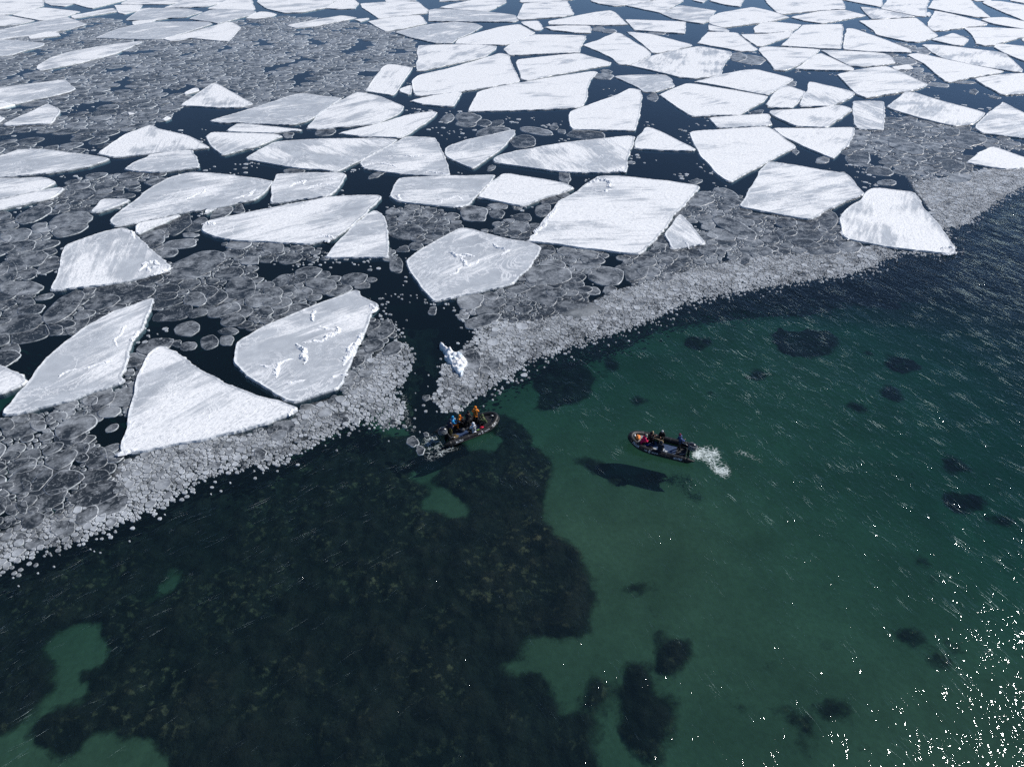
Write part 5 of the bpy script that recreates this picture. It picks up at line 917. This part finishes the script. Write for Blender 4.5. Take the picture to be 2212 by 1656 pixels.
def person(label, pos, face, pose='stand', lean=0.1, jacket=("navy jacket", (.02, .025, .05)), trousers=("black trousers", (.012, .012, .014)), hood=None, hat=None, fur=False,
           hands=((.35, .2, .1), (.35, -.2, .1)), group=None, look=0.0, size=1.0, harness=False, legs=None, life=False):
    p = empty("person", pos, face); p.scale = (size,)*3; tag(p, label, "person", group)
    if pose == 'stand': pel = Vector((0, 0, .90)); L = [((.0, .10, .86), (.07, .13, .48), (0, .14, .09), (.17, .15, .05)), ((0, -.10, .86), (.05, -.13, .48), (-.04, -.14, .09), (.13, -.15, .05))]
    elif pose == 'sit': pel = Vector((0, 0, .13)); L = [((.04, .10, .12), (.44, .15, .17), (.47, .15, -.30), (.62, .16, -.35)), ((.04, -.10, .12), (.42, -.17, .16), (.40, -.17, -.31), (.56, -.18, -.35))]
    else: pel = Vector((-.12, 0, .40)); L = [((-.10, .10, .38), (.26, .15, .07), (-.16, .13, .06), (-.30, .13, .03)), ((-.10, -.10, .38), (.30, -.14, .48), (.26, -.14, .08), (.42, -.14, .05))]
    if legs: L = legs
    sl_, cl = math.sin(lean), math.cos(lean); up = Vector((sl_, 0, cl)); f = Vector((cl, 0, -sl_)); wst = pel+up*.16; ch = pel+up*.42; nk = pel+up*.56; hd = nk+up*.13+f*(.03+look*.05); top = hd+up*.09+f*look*.03
    sh = [ch+up*.04+Vector((0, s*.17, 0)) for s in (1, -1)]; wr = [pel+up*.3+Vector(h) for h in hands]; el = []
    for s_, a, b_ in zip((1, -1), sh, wr):
        d = b_-a; 
        if d.length > .52: b_.xyz = a+d*(.52/d.length); d = b_-a
        bend = math.sqrt(max(0, .27**2-(d.length/2)**2)); el.append(a+d/2+(Vector((-.35, s_*.6, -.75)).normalized())*bend)
    # body: one surface with head, hands and legs
    V = [(*pel, (.13, .10)), (*wst, (.12, .09)), (*ch, (.14, .10)), (*nk, .052), (*hd, (.078, .092)), (*top, (.066, .078)), (*(hd+f*.088-up*.01), .016)]; E = [(0, 1), (1, 2), (2, 3), (3, 4), (4, 5), (4, 6)]
    for (h, k, a, t) in L:
        i = len(V); V += [(*h, .085), (*k, .058), (*a, .04), (*t, .035)]; E += [(0, i), (i, i+1), (i+1, i+2), (i+2, i+3)]
    for s_, a, e_, b_ in zip((1, -1), sh, el, wr):
        i = len(V); d = (b_-e_).normalized(); sd = d.cross(Vector((0, 0, 1))); sd = sd.normalized() if sd.length > .1 else Vector((0, 1, 0)); pm = b_+d*.06
        V += [(*a, .058), (*e_, .04), (*b_, .028), (*pm, (.036, .018))]; E += [(2, i), (i, i+1), (i+1, i+2), (i+2, i+3)]; dn = d.cross(sd).normalized()
        if dn.z > 0: dn = -dn
        for q, ln in ((-.03, .062), (-.010, .072), (.011, .068), (.031, .052)):
            j = len(V); r0 = pm+d*.035+sd*q; V += [(*r0, .0095), (*(r0+d*ln*.55+dn*.010), .0088), (*(r0+d*ln*.85+dn*.032), .0078)]; E += [(i+3, j), (j, j+1), (j+1, j+2)]
        j = len(V); r0 = b_+d*.03+sd*.036*s_; V += [(*r0, .012), (*(r0+d*.035+sd*.018*s_+dn*.012), .010)]; E += [(i+3, j), (j, j+1)]
    body = skin_obj("body", V, E, M_SKIN, p)
    jm = cloth(*jacket); tm = cloth(*trousers)
    V = [(*(pel-up*.07), (.185, .155)), (*(pel+up*.08), (.175, .145)), (*wst, (.165, .135)), (*ch, (.195, .145)), (*(nk-up*.02), .085)]; E = [(0, 1), (1, 2), (2, 3), (3, 4)]
    for s_, a, e_, b_ in zip((1, -1), sh, el, wr):
        i = len(V); V += [(*a, .098), (*((a+e_)/2), .082), (*e_, .072), (*((e_+b_)/2), .062), (*b_, .052)]; E += [(3, i), (i, i+1), (i+1, i+2), (i+2, i+3), (i+3, i+4)]
    skin_obj("jacket", V, E, jm, p, 1)
    V = [(*(pel-up*.02), (.150, .12))]; E = []
    for (h, k, a, t) in L:
        h, k, a = map(Vector, (h, k, a)); i = len(V); V += [(*h, .112), (*((h+k)/2), .098), (*k, .084), (*((k+a)/2), .078), (*(a+(k-a)*.12), .070)]; E += [(0, i), (i, i+1), (i+1, i+2), (i+2, i+3), (i+3, i+4)]
    skin_obj("trousers", V, E, tm, p)
    bm_ = cloth("dark rubber boots", (.015, .015, .016))
    for (h, k, a, t) in L: a = Vector(a); t = Vector(t); skin_obj("boot", [(*(a+(Vector(k)-a)*.25), .068), (*a, .062), (*((a+t)/2), .055), (*t, .048)], [(0, 1), (1, 2), (2, 3)], bm_, p)
    gl = cloth("dark gloves", (.02, .02, .022))
    for e_, b_ in zip(el, wr): d = (b_-e_).normalized(); skin_obj("glove", [(*(b_-d*.02), .046), (*(b_+d*.05), (.05, .034)), (*(b_+d*.10), (.046, .028))], [(0, 1), (1, 2)], gl, p)
    if hood: blob("hood", tuple(hd-f*.045+up*.02), (.125, .130, .160), cloth(*hood), p, 1, .05)
    else: blob("collar", tuple(nk-f*.05), (.12, .13, .075), jm, p, 2, .08, 2)
    if hat: blob("hat", tuple(hd+up*.055-f*.01), (.105, .105, .105), cloth(*hat), p, 5, .05, 2)
    if fur:
        fm = cloth("tan fur trim", (.42, .31, .18)); V, F = lathe_path([tuple(hd+f*.03+Vector((0, .135*math.cos(a), 0))+up*(.02+.155*math.sin(a))) for a in np.linspace(-.9, 4.04, 14)], [.042]*14, 8)
        V = [v+Vector((noise.noise(v*30), noise.noise(v*30+Vector((9, 0, 0))), noise.noise(v*30+Vector((0, 9, 0)))))*.03 for v in V]; mesh("fur_trim", V, F, fm, p)
    if harness:
        sm = cloth("black straps", (.012, .012, .013))
        for zz, rr in ((.10, .200), (.30, .205)): q = pel+up*zz; tube("strap", [tuple(q+f*(.168*math.cos(a))+Vector((0, (rr+.012)*math.sin(a), 0))) for a in np.linspace(0, 6.2832, 21)[:-1]], .018, sm, p, 6, True)
        for s_ in (1, -1): tube("strap", [tuple(ch+up*.10+Vector((0, s_*.10, 0))-f*.03), tuple(ch-f*.155+Vector((0, s_*.06, 0))), tuple(wst-f*.16-Vector((0, s_*.05, 0)))], .017, sm, p, 6)
    return p
def wd(p, q): return math.atan2(q.y-p.y, q.x-p.x)
BK = ("black jacket", (.014, .014, .016)); GR_L = "people aboard the GJØA boat"; GR_R = "people aboard the FRAM boat"
def axis_of(a): return Vector((math.cos(a), math.sin(a), 0)), Vector((-math.sin(a), math.cos(a), 0))
fL, lL = axis_of(aL); fR, lR = axis_of(aR)
def inL(x, y, z): v = Vector(locL)+fL*x+lL*y; return (v.x, v.y, z)
def inR(x, y, z): v = Vector(locR)+fR*x+lR*y; return (v.x, v.y, z)
def show(nm, P, loc, f, l): d = P-Vector(loc); print(nm, round(d.dot(f), 2), round(d.dot(l), 2))
for nm, P in (("L1 feet", Z2(560, 960, .13)), ("L2 seat", Z2(690, 745, .52)), ("L3 seat", Z2(800, 720, .52)), ("L4 feet", Z2(1060, 880, .13)), ("L5 feet", Z2(1330, 730, .13)), ("L6 seat", Z2(1640, 745, .5)), ("L8 seat", Z2(1205, 1010, .52)), ("bag", Z2(1460, 880, .25)), ("lime", Z2(1320, 940, .25)), ("pack", Z2(930, 900, .2)), ("camo", Z2(650, 1090, .2)), ("mat", Z2(970, 1020, .13))): show(nm, P, locL, fL, lL)
for nm, P in (("R1 feet", Z4(1600, 720, .13)), ("R2 seat", Z4(1050, 400, .52)), ("R3 knee", Z4(740, 640, .13)), ("R4 seat", Z4(1090, 790, .52)), ("R5 seat", Z4(545, 620, .52)), ("bag", Z4(410, 480, .55)), ("pack", Z4(860, 680, .4)), ("panel", Z4(1330, 740, .15))): show(nm, P, locR, fR, lR)
OR = ("orange jacket", (.72, .23, .03)); 
PEOPLE = [
 # boat GJØA
 lambda: person("person in hooded navy jacket and olive trousers standing at the stern, steering", inL(-1.75, .10, .12), aL+.1, 'stand', .12, ("navy jacket", (.022, .027, .055)), ("olive trousers", (.10, .09, .035)), hood=("navy jacket", (.022, .027, .055)), hands=((-.05, .30, -.1), (.1, -.28, -.12)), group=GR_L),
 lambda: person("person in bright blue jacket and orange trousers seated on the far tube", inL(-1.15, .84, .49), aL-.35, 'sit', .10, ("bright blue jacket", (.03, .30, .62)), ("orange trousers", (.62, .16, .02)), hood=("bright blue jacket", (.03, .30, .62)), hat=("black cap", (.012, .012, .013)), hands=((.35, .10, -.12), (.34, -.12, -.12)), group=GR_L),
 lambda: person("person with orange hood raising a long camera lens beside the blue jacket", inL(-.60, .86, .47), aL-.5, 'sit', .25, OR, ("black trousers", (.012, .012, .014)), hood=OR, hands=((.32, .08, .18), (.30, -.08, .18)), group=GR_L, size=.92),
 lambda: person("person in black hooded coat standing bent in the middle of the boat", inL(-.05, .20, .12), aL+.75, 'stand', .42, BK, hood=BK, hands=((.30, .12, .05), (.30, -.12, .05)), group=GR_L),
 lambda: person("person in orange jacket with black harness standing at the far side", inL(.85, .45, .12), aL+1.0, 'stand', .28, OR, hood=OR, hands=((.30, .12, .12), (.30, -.12, .12)), group=GR_L, harness=True),
 lambda: person("person in green hooded jacket crouching near the bow with a camera", inL(1.45, -.15, .40), aL+2.9, 'sit', .35, ("green jacket", (.085, .115, .055)), ("olive grey trousers", (.10, .10, .07)), hood=("green jacket", (.085, .115, .055)), hands=((.36, .08, .22), (.34, -.08, .2)), group=GR_L),
 lambda: person("person in white hooded jacket seated on the near tube, back to camera", inL(-.02, -.86, .49), aL+1.45, 'sit', .12, ("white jacket", (.70, .72, .76)), hood=("white jacket", (.70, .72, .76)), hands=((.30, .12, .0), (.30, -.12, .0)), group=GR_L, harness=True),
 # boat FRAM
 lambda: person("person in blue jacket and maroon cap standing at the stern, steering", inR(-1.45, -.30, .12), aR+.5, 'stand', .20, ("blue jacket", (.05, .08, .20)), ("grey brown trousers", (.05, .045, .04)), hat=("maroon cap", (.17, .03, .07)), hands=((-.30, .15, -.05), (.25, .0, .0)), group=GR_R),
 lambda: person("person in black jacket and pale grey cap seated on the far tube", inR(.12, -.86, .49), aR+1.45, 'sit', .30, BK, ("camouflage trousers", (.045, .04, .03)), hat=("pale grey cap", (.42, .43, .45)), hands=((.34, .08, -.05), (.34, -.08, -.05)), group=GR_R),
 lambda: person("person in black fur-hooded coat kneeling behind a long camouflaged lens", inR(.98, -.20, .12), aR-2.75, 'kneel', .25, BK, hood=BK, fur=True, hands=((.42, .08, .12), (.30, -.10, .08)), group=GR_R),
 lambda: person("person in dark fur-hooded coat seated on the near tube, back to camera", inR(-.05, .88, .49), aR-1.5, 'sit', .12, ("dark blue grey coat", (.020, .026, .040)), hood=("dark blue grey coat", (.020, .026, .040)), fur=True, hands=((.32, .14, .0), (.30, -.12, .0)), group=GR_R),
 lambda: person("person in crimson jacket and patterned wool hat seated near the bow", inR(1.52, .45, .46), aR-2.5, 'sit', .42, ("crimson jacket", (.62, .02, .10)), hat=("patterned wool hat", (.42, .40, .34)), hands=((.36, .12, -.08), (.34, -.12, -.08)), group=GR_R),
]
for f_ in PEOPLE: f_()
bake()
# ---------------------------------------------------------------- gear
def lens(label, p0, p1, mat, gname=None):
    t = empty("camera_lens", p0); tag(t, label, "camera"); d = Vector(p1)-Vector(p0); box("camera_body", (0, 0, 0), (.13, .15, .11), M_RUB, t, .02, ('Z', math.atan2(d.y, d.x)))
    tube("lens_barrel", [tuple(d*k) for k in (.1, .45, .5, 1.0)], [.05, .05, .065, .075], mat, t, 12); return t
CAMO = plain("camouflage cover", (.14, .11, .07), .85, 12, .7, .3)
h = Z4(830, 370, .95); lens("long camera lens in a camouflage cover held by the kneeling photographer", h, Z4(1040, 450, .85), CAMO)
h = Z2(810, 650, 1.0); lens("camera with silver-ringed lens held by the orange-hooded person", h, Z2(865, 690, .95), M_MET)
h = Z2(1610, 520, .98); lens("camera in a grey camouflage cover held by the green jacket", h, Z2(1540, 540, .95), plain("grey camouflage cover", (.09, .09, .09), .8, 14, .6))
def bag(name, label, cat, loc, s, col, seed, strapcol=(.02, .02, .02)):
    t = empty(name, loc, seed); tag(t, label, cat); m = cloth(label[:30], col); blob("bag_body", (0, 0, s[2]*.8), s, m, t, seed, .16, 3)
    tube("strap", [(-s[0]*.7, 0, s[2]*1.3), (-s[0]*.3, 0, s[2]*1.95), (s[0]*.3, 0, s[2]*1.95), (s[0]*.7, 0, s[2]*1.3)], .014, cloth("black straps", strapcol), t, 6)
bag("dry_bag", "orange dry bag at the bow beside the crimson jacket", "bag", inR(1.95, .10, .55), (.27, .21, .17), (.80, .27, .08), 1.3)
bag("backpack", "black camera backpack behind the near tube of the FRAM boat", "bag", inR(.72, .60, .13), (.24, .18, .17), (.015, .015, .016), 2.1)
bag("mitten_bag", "small deep blue pouch beside the crimson jacket", "pouch", inR(1.12, .36, .30), (.12, .10, .10), (.03, .05, .35), .4)
bag("dry_bag", "pink-red dry bag inside the near tube of the GJØA boat", "bag", inL(1.0, -.50, .13), (.26, .17, .14), (.70, .03, .08), .5)
bag("cloth_bundle", "lime green cloth bundle beside the white jacket", "cloth bundle", inL(.50, -.62, .20), (.18, .11, .09), (.30, .62, .05), .7)
bag("backpack", "black and white backpack on the floor left of the black coat", "bag", inL(-.62, .10, .13), (.22, .19, .20), (.10, .10, .105), 3.3)
bag("duffel_bag", "mottled brown duffel bag at the stern corner by the engine", "bag", inL(-1.55, -.45, .13), (.32, .24, .18), (.12, .085, .035), 4.1)
def fuel():
    t = empty("fuel_tank", inR(-1.55, .38, .13), aR); tag(t, "dark fuel tank on the FRAM boat's floor near the engine", "fuel tank"); box("tank_body", (0, 0, .13), (.46, .30, .25), M_DECK, t, .05); tube("filler_cap", [(.1, 0, .25), (.1, 0, .29)], .035, M_RUB2, t, 10)
    tube("fuel_hose", [(-.1, 0, .24), (-.2, -.12, .32), (-.4, -.22, .2), (-.45, -.3, .3)], .012, M_BLUE, t, 6)
fuel()
# ---------------------------------------------------------------- foam, lump of old ice
def foam(label, poly, dens, st=.12, z=.014, name="wake_foam"):
    P0 = np.array([U(*p) for p in poly]); C = P0.mean(0); lo = P0.min(0)-.5; hi = P0.max(0)+.5; xs = np.arange(lo[0], hi[0], st); ys = np.arange(lo[1], hi[1], st); X, Y = np.meshgrid(xs, ys); P = np.stack([X.ravel(), Y.ravel()], 1)
    s = inpoly(P, P0).reshape(len(ys), len(xs)).astype(float)
    for _ in range(8): s[1:-1, 1:-1] = (s[1:-1, 1:-1]+s[:-2, 1:-1]+s[2:, 1:-1]+s[1:-1, :-2]+s[1:-1, 2:])/5
    idx = {}; V = []; F = []; A = []
    for j in range(len(ys)):
        for i in range(len(xs)):
            if s[j, i] > .03: idx[j, i] = len(V); V.append((xs[i], ys[j], z+.012*noise.noise((xs[i]*3, ys[j]*3, 0)))); A.append(min(1, s[j, i]*dens(xs[i], ys[j])))
    for j in range(len(ys)-1):
        for i in range(len(xs)-1):
            k = [(j, i), (j, i+1), (j+1, i+1), (j+1, i)]
            if all(q in idx for q in k): F.append(tuple(idx[q] for q in k))
    o = mesh(name, V, F, M_FOAM); a = o.data.attributes.new('calm', 'FLOAT', 'POINT'); a.data.foreach_set('value', np.array(A, np.float32)); tag(o, label, "foam", kind='stuff')
def S2F(l): return [(x/1.8517, y/1.8517) for x, y in l]
w0 = Z4(1950, 850, 0); w1 = SRC(2875, 1850, 0); foam("white swirling foam thrown up behind the engine of the FRAM boat", S2F([(2765,1815),(2800,1778),(2840,1772),(2880,1790),(2885,1830),(2905,1850),(2925,1880),(2915,1920),(2890,1915),(2850,1885),(2825,1850),(2790,1838),(2772,1838)]), lambda x, y: max(1.15-.42*math.hypot(x-w0.x, y-w0.y), .80-.40*abs(math.hypot(x-w1.x, y-w1.y)-1.1))+.14*noise.noise((x, y, 2)))
foam("sparse froth beside the near tube and stern of the GJØA boat", S2F([(1700,1735),(1760,1725),(1780,1770),(1850,1790),(1960,1735),(1985,1700),(1998,1680),(2003,1690),(1980,1725),(1920,1765),(1850,1792),(1790,1815),(1740,1840),(1710,1850),(1690,1820),(1680,1780)]), lambda x, y: .47+.25*noise.noise((x*1.5, y*1.5, 4)))
foam("faint trailing froth curling away right of the FRAM wake", S2F([(2925,1800),(2960,1795),(3010,1815),(3060,1850),(3050,1862),(3000,1835),(2960,1815),(2930,1815)]), lambda x, y: .50+.2*noise.noise((x, y, 6)))
foam("thread of bubbles left down the open ice channel", S2F([(1610,1565),(1622,1565),(1632,1620),(1640,1680),(1665,1730),(1650,1735),(1622,1690),(1612,1630),(1602,1600)]), lambda x, y: .62)
def lump():
    g = [(1600, 1325), (1625, 1318), (1650, 1355), (1700, 1380), (1740, 1400), (1790, 1430), (1815, 1470), (1800, 1505), (1775, 1520), (1785, 1560), (1765, 1577), (1735, 1555), (1710, 1525), (1690, 1490), (1665, 1470), (1635, 1425), (1650, 1400), (1620, 1370), (1598, 1345)]
    g = [G(1, 1, *q) for q in g]; P = U([a for a, _ in g], [b_ for _, b_ in g], .15); c = P.mean(0); P = c+(P-c)*1.15; st = .07
    xs = np.arange(P[:, 0].min()-.1, P[:, 0].max()+.1, st); ys = np.arange(P[:, 1].min()-.1, P[:, 1].max()+.1, st); X, Y = np.meshgrid(xs, ys); Q = np.stack([X.ravel(), Y.ravel()], 1); wb = np.array([[noise.noise((a*2.5, b_*2.5, 1)), noise.noise((a*2.5, b_*2.5, 6))] for a, b_ in Q])*.16
    m = inpoly(Q+wb, P).reshape(len(ys), len(xs)); d = np.zeros(m.shape); e = m.astype(float)
    for _ in range(9): d += e; e[1:-1, 1:-1] = np.minimum.reduce([e[1:-1, 1:-1], e[:-2, 1:-1], e[2:, 1:-1], e[1:-1, :-2], e[1:-1, 2:]])
    V = []; F = []; idx = {}
    for j in range(len(ys)):
        for i in range(len(xs)):
            if m[j, i]:
                a, b_ = xs[i], ys[j]; v = noise.voronoi((a*1.9, b_*1.9, 2))[0]; h = min(1, d[j, i]/5)**.6*(.30+.55*max(0, .75-v[0])+.28*noise.noise((a*1.3, b_*1.3, 8))+.10*noise.noise((a*6, b_*6, 3)))
                idx[j, i] = len(V); V.append((a-c[0], b_-c[1], max(.02, h)))
    for j in range(len(ys)-1):
        for i in range(len(xs)-1):
            k = [(j, i), (j, i+1), (j+1, i+1), (j+1, i)]
            if all(q in idx for q in k): F.append(tuple(idx[q] for q in k))
    cnt = {}
    for f in F:
        for a, b_ in zip(f, f[1:]+f[:1]): cnt[a, b_] = 1
    for (a, b_) in list(cnt):
        if (b_, a) not in cnt: n = len(V); V += [(V[a][0], V[a][1], -.35), (V[b_][0], V[b_][1], -.35)]; F.append((b_, a, n, n+1))
    B = NB("old glacier-white ice"); p = B.obj(); n1 = B.noise(p, 5, 5, .7); mt = B.done(B.bsdf(B.mix(B.rng(B.noise(p, 1.6, 4, .6), .42, .55), (.55, .66, .76), (.88, .89, .90)), .5, B.bump(n1, .7, .08)))
    o = mesh("ice_lump", V, F, mt); o.location = (c[0], c[1], 0); tag(o, "craggy bright white lump of ice at the head of the brash tongue", "ice lump")
lump()
